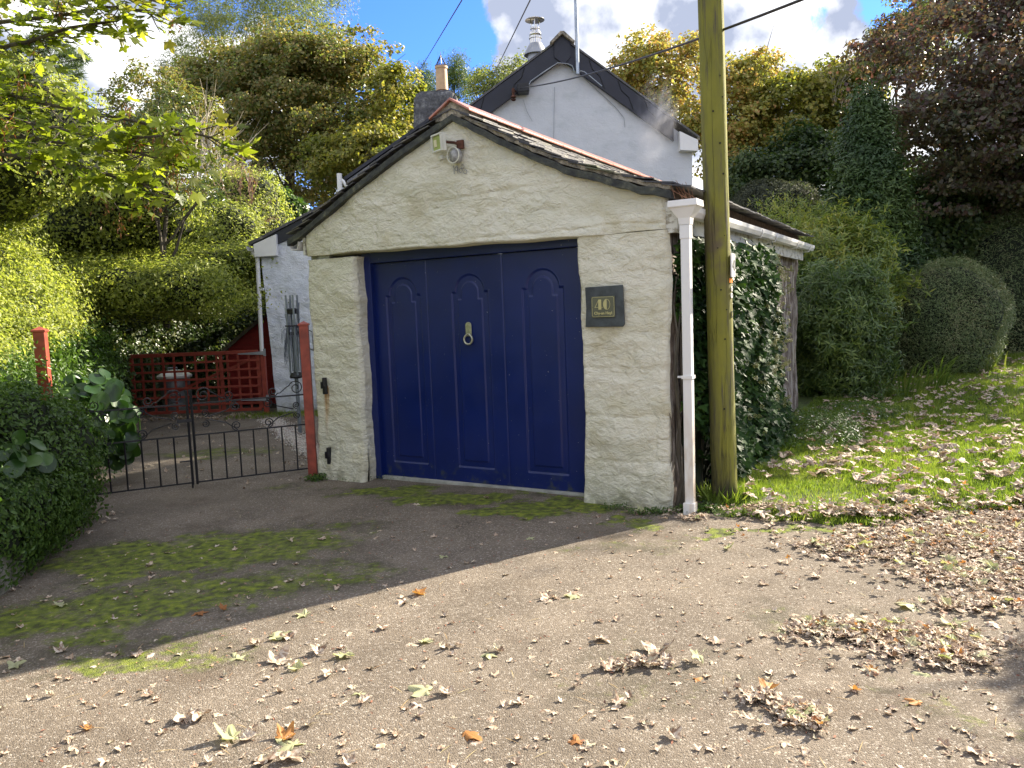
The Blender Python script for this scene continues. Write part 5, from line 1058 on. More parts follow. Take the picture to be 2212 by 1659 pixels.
S8 = shrub('shrub', 'dark green shrub filling the gap under the conical conifer', 'shrub', at(1900, 660, 15.2), (1.5, 1.2, 1.3), 20000, .10, L_dkg, wob=.25)
# strap leaved clump
th = thing('strap_leaved_plant', 'clump of long arching strap leaves in front of the clipped bush', 'plant', (5.95, 11.7, 0))
VV = []; FF = []; b = 0
for k in range(95):
    g_ = rng.integers(0, 3); c = np.array([[5.6, 11.0, 0], [6.25, 11.4, 0], [7.9, 12.6, 0]][g_]) + rng.normal(size=3) * [.16, .12, 0]; a = rng.uniform(-.9, .9) + (.5 if g_ < 2 else 0); L_ = rng.uniform(.5, .95); d = np.array([math.sin(a), -.5 + rng.normal() * .3, 0]); n = 7; w_ = .014
    pts = [c + d * L_ * (i / n) ** 1.6 * .8 + Z * L_ * math.sin(min(1.9, i / n * 1.9)) * .72 for i in range(n + 1)]; s_ = unit(np.cross(d, Z))
    for i, p in enumerate(pts): ww = w_ * (1 - (i / n) ** 2); VV += [p - s_ * ww, p + s_ * ww]
    FF += [[b + 2 * i, b + 2 * i + 1, b + 2 * i + 3, b + 2 * i + 2] for i in range(n)]; b += 2 * (n + 1)
link('leaves', npmesh('leaves', np.array(VV), np.array(FF)), L_strap, th)

# trees -----------------------------------------------------------------
def E(px, py, depth, rx, ry, rz): return (at(px, py, depth), np.array([rx, ry, rz], float))
# big rusty sycamore behind the extension
b0 = at(620, 640, 28.); b0[2] = 0
tree('sycamore_tree', 'big round tree with rusty brown autumn foliage behind the cottage chimney', 'tree', b0, at(620, 200, 28), .38,
     [E(590, 230, 28, 3.4, 3.2, 2.4), E(720, 240, 27.5, 3.0, 3, 2.6), E(800, 330, 27, 2.0, 2.2, 2.2), E(480, 250, 28.5, 2.1, 2.2, 2.0), E(640, 400, 27.5, 3.2, 2.6, 2.2), E(650, 150, 28, 2.6, 2.4, 1.4)], 900, 100, .50, .125, L_rust, T_wide, flat=.6, shell=.35)
b0 = at(540, 640, 34.); b0[2] = 0
tree('ash_tree', 'grey green feathery ash tree rising above and behind the rusty tree', 'tree', b0, at(540, 120, 34), .35, [E(560, 80, 34, 3.6, 3, 2.6), E(430, 130, 34, 1.7, 2, 2.6), E(640, 60, 34, 2.6, 2.6, 1.9), E(400, 220, 34, 1.0, 1.4, 2.2)], 420, 80, .7, .17, L_ash, T_long, flat=.7, shell=.4)
b0 = at(800, 640, 24.); b0[2] = 0
tree('sycamore_tree', 'smaller golden orange tree to the left of the grey chimney', 'tree', b0, at(800, 330, 24), .2, [E(800, 345, 24, 1.5, 1.5, 1.0), E(860, 260, 25, .8, 1.2, 1.7), E(730, 360, 24.5, 1.2, 1.2, 1.0)], 170, 70, .42, .13, L_yg, T_wide)
# slim dark holly on the bank, with sunlit shrubs
b0 = at(352, 600, 12.); b0[2] = 1.5
tree('holly_tree', 'slim dark tree with an upright trunk standing out of the hedge', 'tree', b0, at(352, 230, 12.), .045, [E(350, 330, 12, .55, .5, .75), E(420, 430, 12, .45, .4, .25), E(330, 440, 12, .4, .4, .45), E(360, 250, 12.3, .4, .4, .45), E(400, 370, 12, .5, .4, .3)], 150, 42, .20, .055, L_holly, T_leaf, nl=14)
b0 = at(300, 560, 17.); b0[2] = 0
tree('hawthorn_tree', 'reddish brown topped small tree behind the slim dark tree', 'tree', b0, at(320, 220, 17.), .12, [E(320, 240, 17, .9, .8, 1.0), E(400, 300, 17.5, .9, .8, 1.2), E(450, 350, 18, .8, .8, .9), E(270, 330, 17, .9, .8, .9)], 210, 55, .32, .09, L_rust, T_leaf)
shrub('shrub', 'pale sunlit bush on the bank below the bare pink twigs', 'shrub', at(505, 478, 16.), (.95, .9, 1.0), 22000, .06, L_hedge, wob=.3, thick=.3, spiky=.2)
shrub('shrub', 'yellow green sunlit bush at the foot of the slim dark tree', 'shrub', at(430, 520, 15.), (1.1, .9, .85), 22000, .06, L_hedge, wob=.3, thick=.3, spiky=.2)
shrub('shrub', 'green leafy bush beside the left end of the cottage roof', 'shrub', at(600, 500, 19.), (.9, .8, .8), 9000, .11, L_shade, T=T_wide, wob=.3)
shrub('shrub', 'olive coloured bush on the crest of the bank left of the slim tree', 'shrub', at(215, 455, 12.6), (1.5, .9, .85), 28000, .06, L_hedge, wob=.45, thick=.4, spiky=.4, coreK=.7)
shrub('shrub', 'tall bright leafy climber at the far left on the hedge crest', 'shrub', at(-40, 310, 9.5), (1.3, 1.2, .95), 26000, .06, L_hedge, wob=.3, thick=.3)
shrub('shrub', 'bright green bush hiding the foot of the slim dark trunk', 'shrub', at(335, 625, 11.4), (1.15, .5, .42), 16000, .055, L_hedge, wob=.55, ws=2.2, thick=.5, spiky=.5, coreK=.6)
shrub('shrub', 'bright green bush on the hedge between the slim tree and the cottage roof', 'shrub', at(490, 570, 13.6), (1.0, .6, .35), 12000, .06, L_hedge, wob=.55, ws=2.2, thick=.5, spiky=.5, coreK=.6)
def bare(name, label, base, tips, r0, mat, nsub=5, cat='tree', root=None):
    base = np.mean(tips, 0) * [1, 1, 0] + np.array([0, 0, np.array(tips)[:, 2].min() - .9]) if root else base
    th = thing(name, label, cat, base); mb = MB(); base = np.array(base, float)
    for e in tips:
        e = np.array(e); m1 = base + (e - base) * .5 + rng.normal(size=3) * .06 * np.linalg.norm(e - base); mb.tube([base, m1, e], [r0, r0 * .6, r0 * .15], 5)
        for k in range(nsub):
            f = rng.uniform(.35, .9); s = base + (e - base) * f; t2 = s + (e - base) * rng.uniform(.15, .35) + rng.normal(size=3) * .09 * np.linalg.norm(e - base); mb.tube([s, (s + t2) / 2 + rng.normal(size=3) * .03, t2], [r0 * .4, r0 * .25, r0 * .08], 4)
            for j in range(2): t3 = t2 + (t2 - s) * .4 + rng.normal(size=3) * .2 * np.linalg.norm(t2 - s); mb.tube([(s + t2) / 2, t3], [r0 * .2, r0 * .06], 3)
    mb.build('branches', mat, th); return th
bare('dead_tree', 'bleached leafless tree in front of the rusty tree', at(425, 430, 16.5), [at(x, y, 16.5 + rng.normal() * .4) for x, y in ((455, 215), (480, 250), (500, 275), (530, 315), (540, 350), (520, 370), (450, 290), (425, 240), (490, 330))], .035, M_twig)
bare('bare_shrub', 'bush of pinkish bare twigs above the sunlit hedge', at(520, 500, 15.5), [at(x, y, 15.5 + rng.normal() * .4) for x, y in ((470, 395), (500, 370), (530, 375), (555, 395), (590, 470), (580, 440), (440, 410), (520, 390), (545, 370))], .014, M_pinktwig, 9, cat='shrub')
# overhanging sycamore at the top left, trunk outside the picture
sb = np.array([-6.6, 5.6, 0.]); th = thing('sycamore_tree', 'sycamore reaching in from the top left with backlit lobed leaves and brown seed bunches', 'tree', sb)
mb = MB(); fork = sb + (.3, .2, 3.2); mb.tube([sb, sb + (.1, 0, 1.6), fork, fork + (.4, .2, 2.5)], [.2, .17, .13, .06], 10)
brs = [[(-260, 60, 6.4), (-20, 50, 6.0), (120, 35, 5.8), (230, 15, 5.7), (325, 25, 5.6)], [(-260, 120, 6.4), (-40, 110, 6.0), (60, 90, 5.9), (150, 60, 5.8), (250, 45, 5.7)], [(-260, 200, 6.4), (-40, 190, 6.), (100, 225, 5.7), (230, 250, 5.5), (360, 275, 5.3), (470, 300, 5.2)],
       [(-260, 300, 6.4), (-40, 290, 6.0), (80, 300, 5.8), (200, 320, 5.6), (300, 330, 5.5), (345, 345, 5.4)], [(-260, 240, 6.4), (-40, 245, 6.0), (60, 265, 5.7), (180, 290, 5.6), (270, 300, 5.5), (400, 290, 5.3)], [(-260, 340, 6.4), (-20, 330, 6.), (100, 345, 5.8), (220, 375, 5.6), (340, 405, 5.4)],
       [(-260, -40, 6.4), (-20, -20, 6.0), (120, -15, 5.8), (260, -10, 5.6), (340, 0, 5.6)], [(-260, 160, 6.4), (-60, 160, 6.2), (0, 170, 6.0), (60, 180, 5.9), (110, 200, 5.8)]]
lp = []; ln_ = []; lt = []; kp = []
for bi, br in enumerate(brs):
    pts = [fork] + [at(*p) for p in br]; m = len(pts); mb.tube(pts, [.04] + [.014 * (1 - i / m) + .004 for i in range(m - 1)], 6)
    for i in range(1, m - 1):
        for j in range(9):
            f = rng.random(); s = pts[i] * (1 - f) + pts[i + 1] * f; tl = rng.uniform(.12, .42); dv = unit(unit(pts[i + 1] - pts[i]) * .8 + rng.normal(size=3) * [.6, .6, .35] + np.array([0, 0, -.1])); e = s + dv * tl; mb.tube([s, (s + e) / 2 - Z * .01, e], [.005, .004, .002], 4)
            for q_ in range(rng.integers(3, 7)): lp.append(s + (e - s) * rng.uniform(.35, 1.05) + rng.normal(size=3) * .04); ln_.append(unit(np.array([.15, -.35, .85]) + rng.normal(size=3) * .38)); lt.append(dv + np.array([.35, -.1, -.75]) + rng.normal(size=3) * .3)
            if rng.random() < .16: kp.append(e)
lp = np.array(lp); leafobj('crown', [stamp(tmpl_maple(c_, sd), lp[i::4], np.array(ln_)[i::4], .125, tang=np.array(lt)[i::4]) for i, (c_, sd) in enumerate(((.1, 1), (-.25, 2), (.3, 5), (-.1, 8)))], L_syc, th)
mb.build('trunk', M_bark, th, smooth=True)
kk = []
for e in kp: n = 26; kk.append(stamp(T_long, e + rng.normal(size=(n, 3)) * [.028, .028, .05] - Z * .07, rng.normal(size=(n, 3)), .045, tang=np.tile([0, 0, -1.], (n, 1))))
leafobj('seed_bunches', kk, L_key, th)
# pine at the far left
th = thing('pine_tree', 'pine with tufted needle branches against the cloud at the top left', 'tree', at(-160, 500, 15.)); mb = MB(); tb = at(-160, 600, 15.); tb[2] = 0; mb.tube([tb, at(-150, 200, 15), at(-140, -40, 15)], [.2, .15, .06], 8); nl_ = []
for (x, y) in ((60, 100), (120, 95), (160, 110), (185, 125), (90, 130), (140, 150), (70, 160), (110, 75), (30, 150), (150, 195), (170, 210), (60, 195), (130, 90), (170, 140), (40, 120), (10, 110), (100, 110), (145, 120), (95, 150), (175, 160), (20, 180), (80, 85)):
    e = at(x, y, 14.2 + rng.normal() * .4); s = at(-140, y + 40, 15); mb.tube([s, (s + e) / 2 - Z * .1, e], [.03, .02, .008], 5); n = 330; d = unit(rng.normal(size=(n, 3)) + unit(e - s) * .9); nl_.append(stamp(tmpl_long(.045), e - unit(e - s) * rng.uniform(0, .28, n)[:, None] + rng.normal(size=(n, 3)) * .02, np.cross(d, rng.normal(size=(n, 3))), .17, tang=d * 6))
leafobj('crown', nl_, L_pine, th); mb.build('trunk', M_bark, th, smooth=True)
# pale conifers and ash seen between chimney and gable
for px, py, dp, h_, lb in ((985, 165, 34., 1.9, 'pale feathery conifer just right of the grey chimney'), (912, 185, 38., 1.0, 'small pale conifer just left of the buff chimney pot')):
    b0 = at(px, 640, dp); b0[2] = 0; tree('conifer_tree', lb, 'tree', b0, at(px, py - 20, dp), .15, [E(px, py + 70, dp, 1.1, 1.1, 1.6), E(px, py + 20, dp, .75, .7, 1.2), E(px, py - 8, dp, .35, .35, .9)], 150, 80, .38, .13, L_con, T_long)
b0 = at(1080, 640, 30.); b0[2] = 0
tree('ash_tree', 'thin topped light green tree seen above the cottage roof left of the flue', 'tree', b0, at(1090, 170, 30.), .2, [E(1085, 205, 30, 1.3, 1.2, 1.1), E(1120, 170, 30, 1.0, 1, .9), E(1050, 190, 31, .8, 1, .8)], 130, 45, .42, .12, L_ash, T_leaf, shell=.3)
bare('bare_treetop', 'fine bare twigs sticking up left of the steel flue', at(1090, 260, 30.), [at(x, y, 30. + rng.normal() * .4) for x, y in ((1060, 140), (1085, 135), (1110, 130), (1125, 150), (1070, 155), (1100, 120))], .018, M_twig, 5, root=1)
# golden trees right of the gable
b0 = at(1440, 660, 25.); b0[2] = 0
tree('beech_tree', 'golden yellow tree just right of the cottage gable, left of the pole', 'tree', b0, at(1440, 170, 25.), .22, [E(1400, 150, 25, 1.1, 1.2, 1.1), E(1440, 230, 25, 1.6, 1.5, 1.5), E(1480, 130, 25.5, .9, 1, .7), E(1350, 165, 25, .7, .8, .6), E(1480, 300, 24.5, 1.2, 1.2, 1.0)], 300, 40, .42, .12, L_gold, T_wide, shell=.25)
b0 = at(1610, 660, 24.); b0[2] = 0
tree('beech_tree', 'orange and gold tree just right of the pole', 'tree', b0, at(1600, 190, 24.), .2, [E(1590, 190, 24, 1.0, 1.1, .9), E(1640, 160, 24.5, .8, 1, .6), E(1600, 280, 24, 1.3, 1.3, 1.0), E(1570, 340, 23.5, .8, 1, .9)], 250, 40, .40, .12, L_gold, T_wide, shell=.25)
b0 = at(1760, 660, 24.); b0[2] = 0
tree('beech_tree', 'yellow green tree filling the gap between the orange tree and the conical conifer', 'tree', b0, at(1750, 250, 24.), .25, [E(1730, 230, 24, 1.7, 1.5, 1.0), E(1810, 210, 24.5, 1.2, 1.3, 1.0), E(1690, 300, 24, 1.5, 1.4, 1.1), E(1800, 320, 24, 1.6, 1.4, 1.3), E(1860, 180, 25, .9, 1.2, .8)], 400, 60, .46, .13, L_yg, T_wide, shell=.4)
b0 = at(1700, 660, 21.); b0[2] = 0
tree('hazel_tree', 'spreading dark olive tree beneath the yellow trees right of the pole', 'tree', b0, at(1700, 400, 21.), .2, [E(1640, 400, 21, 1.3, 1.2, .8), E(1750, 370, 21, 1.3, 1.2, 1.1), E(1830, 420, 20, 1.2, 1.1, 1.2), E(1590, 430, 21, .7, 1, .6), E(1700, 480, 20, 1.8, 1., .8)], 330, 75, .42, .11, L_dkg, T_wide, shell=.4)
# conical cypress
th = thing('cypress_tree', 'dark conical conifer standing behind the shrubs on the right', 'tree', (at(1872, 640, 14.2)[0], 14.2, 0)); cb = np.array([at(1872, 640, 14.2)[0], 14.2, 0.]); hh = at(1885, 200, 14.2)[2]
n = 2100; z = 1 - rng.random(n) ** .7; a = rng.uniform(0, 6.283, n); rr = 1.0 * (1 - z) ** .7 + .03; rr = rr * (1 + .25 * fbm(np.stack([np.cos(a) * 1.5, np.sin(a) * 1.5, z * 5], -1), 1.5, 3, 3)) * rng.uniform(.75, 1.05, n); C_ = cb + np.stack([rr * np.cos(a), rr * np.sin(a), .3 + z * (hh - .3)], -1)
idx = np.repeat(np.arange(n), 34); o_ = rng.normal(size=(len(idx), 3)) * np.array([.12, .12, .13]); P = C_[idx] + o_; dr_ = np.stack([np.cos(a), np.sin(a), a * 0 + .9], -1)[idx]; leafobj('crown', stamp(tmpl_long(.28), P, dr_ + rng.normal(size=P.shape) * .5, .10, tang=np.stack([np.cos(a), np.sin(a), a * 0 + .7], -1)[idx]), L_cyp, th)
mb = MB(); mb.tube([cb, cb + Z * hh * .9], [.16, .02], 8); mb.build('trunk', M_bark, th); mb = MB(); mb.lathe(cb, [(.7, .3), (.66, 1.5), (.42, hh * .55), (.12, hh * .8), (0, hh * .88)], 20); mb.build('stems', M_core, th)
# copper beech at the right
b0 = np.array([12.6, 17., 0.])
tree('copper_beech_tree', 'huge dark purple copper beech with drooping branches at the right edge', 'tree', b0, (12.4, 17., 8.), .45,
     [E(2150, 150, 16, 3.0, 2.6, 1.7), E(2230, 60, 16.5, 3.4, 2.8, 1.9), E(2060, 240, 15.5, 1.7, 1.6, .9), E(2130, 320, 15, 2.0, 1.8, 1.0), E(2030, 330, 15, .9, 1.2, .6), E(2240, 330, 15.5, 2.4, 2, 1.4), E(1965, 265, 15., .6, .9, .4), E(2120, 430, 15.5, 1.6, 1.2, .45), E(2350, 200, 17, 3.2, 3, 3.0), E(1870, 110, 15.5, .55, .5, .35), (np.array([9.2, 11.9, 5.8]), np.array([1.0, 1.7, 1.6])), (np.array([11., 13.6, 5.6]), np.array([2.3, 1.3, 1.7])), (np.array([13.5, 15.2, 6.2]), np.array([1.8, 1.6, 1.8])), (np.array([7.9, 16.3, 8.9]), np.array([1.5, 1.2, .9]))], 700, 80, .6, .10, L_copper, T_wide, flat=.26, shell=.2, nl=34, lowcut=-.9)  # last four crown ellipsoids added, mostly out of view, to shade ivy, lawn, yard
b0 = at(2120, 660, 18.5); b0[2] = 0
tree('beech_tree', 'dark green drooping foliage low under the copper beech', 'tree', b0, at(2150, 400, 18.), .25, [E(2120, 400, 18, 2.4, 1.8, .9), E(2230, 440, 17.5, 2., 1.6, .9), E(2000, 440, 17.5, 1.2, 1.2, .5)], 330, 75, .5, .10, L_dkg, T_wide, flat=.35, shell=.3, lowcut=-.9)
b0 = at(1960, 660, 24.); b0[2] = 0
tree('ash_tree', 'light grey green ash behind the copper beech at the top right', 'tree', b0, at(1960, 110, 24.), .22, [E(1985, 105, 24, 1.5, 1.4, 1.4), E(1930, 150, 24, 1.0, 1.1, 1.0), E(2040, 50, 24, 1.4, 1.4, 1.5), E(1920, 100, 24.2, .6, .6, .7)], 260, 50, .42, .12, L_ash, T_leaf, shell=.3)
bare('bare_treetop', 'thin bare twigs poking above the yellow green tree', at(1800, 240, 23.), [at(x, y, 23. + rng.normal() * .4) for x, y in ((1770, 150), (1785, 145), (1800, 140), (1820, 150), (1840, 130))], .014, M_twig, 5, root=1)
# off to the right of the camera: a branch that dapples the drive
b0 = np.array([9.6, 5.4, 0.])
tree('beech_tree', 'beech standing just outside the right edge, its boughs shading the drive', 'tree', b0, (9.5, 5.4, 5.), .2, [((6.75, 5.45, 3.0), np.array([.25, .5, .3]))], 50, 50, .28, .09, L_dkg, T_wide, nl=4)
# woodland closing the view
n = 46000; x = rng.uniform(-34, 44, n); y0 = 38 + 4 * vnoise(np.stack([x, x * 0, x * 0], -1), .15, 5); top = 4.8 + 1.6 * fbm(np.stack([x, x * 0, x * 0], -1), .22, 3, 6) + np.where(x > 10, 2.0, 0); z = top * rng.random(n) ** .8; y = y0 - 2.2 * np.sqrt(np.clip(1 - z / (top + .01), 0, 1)) + .9 * fbm(np.stack([x, z, x * 0], -1), .6, 3, 7)
P = np.stack([x, y, z], -1); tag(leafobj('distant_woodland', stamp(tmpl_clump('leaf', 4, 9, 1.2, .9), P, unit(np.stack([x * 0, x * 0 - .6, x * 0 + .5], -1) + rng.normal(size=P.shape) * .5), .30), L_dkg), 'dark mass of distant woodland closing the view behind the trees', 'woodland', kind='stuff')
for (x0, x1, y_, lab) in ((4.5, 16, 21.5, 'tangled green undergrowth at the back of the garden on the right'), (-13, -3.5, 22., 'dark undergrowth below the rusty tree on the left')):
    n = 30000; x = rng.uniform(x0, x1, n); top = 3.4 + .7 * fbm(np.stack([x, x * 0, x * 0], -1), .5, 3, 6); z = top * rng.random(n); y = y_ - 1.6 * np.sqrt(np.clip(1 - z / (top + .01), 0, 1)) + .5 * fbm(np.stack([x, z, x * 0], -1), 1., 3, 7) + .3 * rng.random(n)
    P = np.stack([x, y, z], -1); tag(leafobj('undergrowth', stamp(T_wide, P, unit(np.stack([x * 0, x * 0 - .6, x * 0 + .5], -1) + rng.normal(size=P.shape) * .5), .15), L_dkg), lab, 'undergrowth', kind='stuff')

#@@LEAVES
curls = [tmpl_dry(1, .35, .8), tmpl_dry(2, .15, 1.1), tmpl_dry(3, .55, .4), tmpl_dry(4, -.5, -.7), tmpl_dry(5, .5, .9), tmpl_dry(6, .25, 1.3), tmpl_dry(7, -.6, -.5), tmpl_dry(8, .6, 1.)]
maples = [tmpl_dry(11, .1, .3), tmpl_dry(12, -.25, -.3), tmpl_dry(13, .3, .5), tmpl_dry(14, -.2, -.6), tmpl_dry(15, .45, .4)]
def groundz(x, y): return np.where((y > lawn_edge(x)) & (x > 1.4), lawn_z(x, y) + .03, gz(x, y))
def litter(regions, size, T, extra_up=.0, lift=.012):
    """regions: (px, py, rx, ry, n) ellipses on the ground, in metres"""
    PP = []
    for (px, py, rx, ry, n) in regions:
        c = G(px, py); d = rng.normal(size=(n, 2)) * .5; d *= (1 + .55 * rng.random((n, 1)) ** 2 * 2); PP.append(np.stack([c[0] + d[:, 0] * rx, c[1] + d[:, 1] * ry], -1))
    P = np.vstack(PP); return P
def litter_obj(P, size, temps, up=.25, lift=.006, pile=0.):
    parts = []
    for i, T in enumerate(temps):
        p = P[i::len(temps)]; n = len(p)
        if not n: continue
        z = groundz(p[:, 0], p[:, 1]) + lift + pile * rng.random(n); parts.append(stamp(T, np.stack([p[:, 0], p[:, 1], z], -1), np.tile([0, 0, 1.], (n, 1)) + rng.normal(size=(n, 3)) * up, size))
    return parts
drift = [(2150, 1180, .55, .28, 850), (2000, 1170, .45, .22, 560), (1880, 1190, .3, .14, 200), (2212, 1250, .45, .22, 520), (2060, 1240, .3, .13, 200), (1780, 1175, .18, .08, 60), (2120, 1120, .6, .25, 420), (2300, 1150, .8, .4, 900),
         (1900, 1370, .22, .085, 300), (2010, 1400, .24, .11, 330), (1780, 1360, .14, .07, 120), (2080, 1430, .12, .06, 70), (2130, 1310, .2, .09, 130), (1700, 1540, .085, .055, 75), (1650, 1510, .05, .03, 30), (1750, 1570, .05, .03, 28),
         (1370, 1440, .14, .035, 38), (1900, 1118, .5, .08, 260), (1650, 1112, .35, .06, 90), (1500, 1120, .16, .05, 36), (170, 1118, .22, .11, 110), (120, 1150, .2, .1, 60), (60, 1190, .2, .1, 40), (1640, 1150, .3, .08, 16), (1420, 1110, .25, .06, 16)]
P = litter(drift, 0, None); P = P[P[:, 1] > 1.2]
tag(leafobj('leaf_drift', litter_obj(P, .06, curls[:5] + maples * 2, .16, .008, .02), L_dead), 'deep drifts of curled brown dead leaves on the right of the drive', 'fallen leaves', kind='stuff')
P2 = P[rng.choice(len(P), 150)]; tag(leafobj('leaf_drift_greenish', litter_obj(P2, .08, maples, .3, .03), L_deadg), 'pale green leaves mixed among the brown leaf drifts', 'fallen leaves', kind='stuff')
P2 = P[rng.choice(len(P), 110)]; tag(leafobj('leaf_drift_orange', litter_obj(P2, .045, curls, .4, .035), L_deado), 'orange leaves mixed among the brown leaf drifts', 'fallen leaves', kind='stuff')
# leaves over the lawn
n = 3300; x = rng.uniform(1.7, 10, n); y = lawn_edge(x) + rng.random(n) ** 1.5 * 9; k = ((x - 1.17) * .867 - (y - 5.68) * .498 > .35) & (x < 1.2 + y * .72) & (vnoise(np.stack([x, y, x * 0], -1), 1.1, 4) > -.35 + .25 * (x < 2.8)); P = np.stack([x, y], -1)[k]
tag(leafobj('lawn_leaves', litter_obj(P, .12, curls[:4] + maples * 2, .22, .03), L_dead), 'brown sycamore leaves strewn over the lawn', 'fallen leaves', kind='stuff')
P2 = P[rng.choice(len(P), 50)]; tag(leafobj('lawn_leaves_orange', litter_obj(P2, .05, curls, .4, .03), L_deado), 'few orange leaves on the lawn', 'fallen leaves', kind='stuff')
# thin scatter of small leaves, flakes and needles over the drive
n = 700; px = rng.uniform(-50, 2260, n); py = 1060 + 620 * rng.random(n) ** 1.0; P = np.array([G(a, b)[:2] for a, b in zip(px, py)]); P = P[P[:, 1] < lawn_edge(P[:, 0])]
tag(leafobj('small_leaves', litter_obj(P, .052, curls + maples * 3, .14, .003), L_dead), 'thin scatter of small dry leaves over the whole drive', 'fallen leaves', kind='stuff')
n = 3600; P = np.stack([rng.uniform(-3.4, 3.2, n), 1.3 + rng.random(n) ** 1.3 * 5.2], -1); tag(leafobj('bark_flakes', [stamp(tmpl_leaf(.2, .45), np.stack([P[:, 0], P[:, 1], gz(P[:, 0], P[:, 1]) + .003], -1), np.tile([0, 0, 1.], (n, 1)) + rng.normal(size=(n, 3)) * .25, .018)], L_chip), 'tiny reddish bark flakes and leaf scraps scattered over the drive', 'debris', kind='stuff')
n = 420; P = np.stack([rng.uniform(-3., 3.2, n), 1.3 + rng.random(n) ** 1.3 * 5, np.zeros(n)], -1); P[:, 2] = gz(P[:, 0], P[:, 1]) + .005
tag(leafobj('pine_needles', [stamp((tmpl_long(.03)[0] * [1, 1, .3], tmpl_long(.03)[1]), P, np.tile([0, 0, 1.], (n, 1)) + rng.normal(size=(n, 3)) * .06, .085)], leafmat('dry needle', [(.38, .28, .12), (.3, .17, .08), (.46, .4, .2)], 0.)), 'dry pine needles scattered over the drive', 'debris', kind='stuff')
n = 150; P = np.array([G(a, b)[:2] for a, b in zip(rng.uniform(200, 660, n), 905 + 150 * rng.random(n) ** 2)]); tag(leafobj('yard_leaves', litter_obj(P, .07, curls, .4, .004), L_dead), 'dead leaves on the drive beyond the iron gate', 'fallen leaves', kind='stuff')
n = 130; P = np.stack([rng.uniform(-6.2, -4.2, n), 12.55 + rng.normal(size=n) * .12], -1); tag(leafobj('gate_leaves', litter_obj(P, .09, curls, .4, .004), L_dead), 'dead leaves banked along the foot of the lattice gate', 'fallen leaves', kind='stuff')
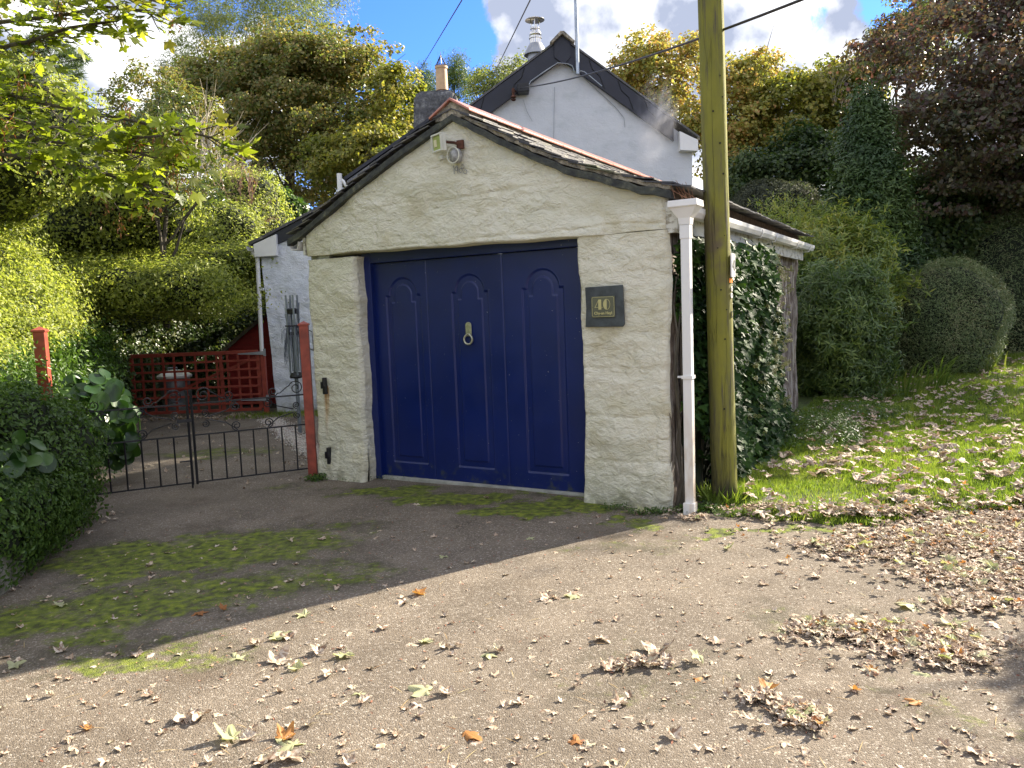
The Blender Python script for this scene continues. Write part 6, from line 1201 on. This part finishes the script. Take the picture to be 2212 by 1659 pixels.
# the larger leaves, one object each: (x, y, size, template, look)
LM = {'tan': L_dead, 'pale green': L_deadg, 'orange': L_deado}
big = [(585, 1378, .12, 'm0', 'pale green', 'on the sunlit drive below the end of the shadow'), (627, 1382, .08, 'm2', 'tan', None), (510, 1425, .10, 'm3', 'pale green', None), (590, 1435, .12, 'c1', 'tan', None), (625, 1432, .12, 'm1', 'tan', None), (650, 1445, .08, 'm4', 'pale green', None),
       (690, 1415, .09, 'c4', 'tan', None), (745, 1412, .09, 'm0', 'pale green', None), (720, 1450, .08, 'c2', 'tan', None), (560, 1390, .07, 'c5', 'tan', None), (1225, 1282, .12, 'm1', 'tan', None), (1190, 1290, .09, 'c2', 'tan', None), (1250, 1290, .08, 'm3', 'pale green', None), (895, 1282, .10, 'm4', 'orange', None), (880, 1300, .08, 'm2', 'tan', None),
       (665, 1330, .08, 'm0', 'pale green', None), (870, 1300, .07, 'c3', 'tan', None), (930, 1492, .10, 'm1', 'pale green', None), (975, 1500, .08, 'c0', 'tan', None), (905, 1528, .07, 'c3', 'tan', None), (400, 1542, .11, 'm4', 'tan', None), (440, 1540, .10, 'm2', 'tan', None), (335, 1498, .06, 'c2', 'tan', None), (300, 1412, .05, 'm0', 'tan', None),
       (515, 1592, .11, 'c1', 'pale green', None), (550, 1592, .08, 'm4', 'tan', None), (640, 1612, .12, 'm3', 'pale green', None), (605, 1600, .09, 'c5', 'orange', None), (610, 1635, .10, 'm2', 'tan', None), (550, 1648, .09, 'm0', 'tan', None), (770, 1500, .10, 'm3', 'pale green', None), (780, 1520, .06, 'c4', 'tan', None),
       (830, 1362, .06, 'm2', 'tan', None), (910, 1385, .07, 'm0', 'pale green', None), (880, 1390, .08, 'c6', 'tan', None), (965, 1395, .07, 'c1', 'tan', None), (985, 1395, .05, 'm4', 'tan', None), (1085, 1410, .07, 'c7', 'tan', None), (1060, 1412, .06, 'm1', 'pale green', None), (1420, 1420, .16, 'm4', 'tan', 'largest of the leaves near the centre right'), (1385, 1432, .12, 'c2', 'tan', None),
       (1320, 1455, .10, 'c5', 'tan', None), (1290, 1380, .09, 'm2', 'tan', None), (1330, 1525, .08, 'c0', 'tan', None), (1500, 1470, .05, 'c3', 'orange', None), (1550, 1395, .07, 'm0', 'tan', None), (1565, 1185, .08, 'c1', 'pale green', None), (1680, 1235, .05, 'c4', 'tan', None), (1640, 1262, .06, 'm2', 'tan', None), (1885, 1455, .06, 'c2', 'orange', None),
       (2010, 1458, .07, 'c6', 'pale green', None), (1850, 1490, .05, 'c1', 'orange', None), (1140, 1165, .06, 'm1', 'pale green', 'on the shaded drive left of the moss'), (1190, 1130, .05, 'c3', 'tan', None), (960, 1205, .07, 'm3', 'pale green', None), (1055, 1080, .05, 'c0', 'tan', None), (900, 1090, .06, 'm0', 'tan', None), (625, 1165, .06, 'c4', 'tan', None),
       (315, 1222, .07, 'c2', 'tan', None), (700, 1165, .06, 'm2', 'tan', None), (430, 1320, .07, 'm1', 'orange', None), (485, 1318, .06, 'c7', 'orange', None), (140, 1305, .08, 'm0', 'pale green', None), (130, 1410, .07, 'c5', 'tan', None), (30, 1445, .08, 'm2', 'pale green', None), (200, 1570, .05, 'c1', 'orange', None), (1245, 1608, .06, 'm3', 'orange', None), (1000, 1580, .09, 'c6', 'orange', None),
       (2160, 1350, .07, 'm1', 'tan', None), (1980, 1310, .11, 'm3', 'pale green', None), (2050, 1345, .13, 'm4', 'pale green', None), (1810, 1362, .10, 'm0', 'pale green', None), (1870, 1385, .10, 'm2', 'pale green', None), (1700, 1560, .11, 'c3', 'orange', None), (1725, 1520, .09, 'm1', 'orange', None), (1655, 1495, .09, 'm4', 'orange', None),
       (1195, 1300, .06, 'c6', 'tan', None), (760, 1655, .07, 'c2', 'tan', None), (1130, 1520, .06, 'm2', 'tan', None), (1460, 1600, .07, 'c4', 'tan', None), (1990, 1520, .06, 'm1', 'orange', None), (2100, 1620, .07, 'c0', 'tan', None)]
MESH = {}; tones = {'tan': 'dry tan', 'pale green': 'pale green', 'orange': 'orange brown'}
for k, (px, py, s_, tp, tone, note) in enumerate(big):
    T = maples[int(tp[1])] if tp[0] == 'm' else curls[int(tp[1])]; key = (tp, tone)
    if key not in MESH:
        me = npmesh('fallen_leaf', *T); me.materials.append(LM[tone]); me.shade_smooth(); MESH[key] = me
    g = G(px, py); o = bpy.data.objects.new('fallen_leaf', MESH[key]); COL.objects.link(o); o.location = (g[0], g[1], float(gz(g[0:1], g[1:2])[0]) + .006); o.scale = (s_ * 1.4,) * 3; o.rotation_euler = (rng.normal() * .1, rng.normal() * .1, rng.uniform(0, 6.28))
    shape = 'lobed' if tp[0] == 'm' else 'curled'
    if note: lab = f'{tones[tone]} {shape} leaf lying {note}'
    else:
        zone = 'in the shade of the garage' if (py < 1250 and px < 1300) or (py < 1340 and px < 600) else ('near the lower edge of the picture' if py > 1560 else ('below the shadow edge left of centre' if px < 1000 else ('in the sun below the garage door' if px < 1550 else 'by the leaf drifts on the right')))
        lab = f'{tones[tone]} {shape} fallen leaf on the drive {zone}'
    tag(o, lab, 'leaf', lab.replace(' leaf ', ' leaves ', 1))
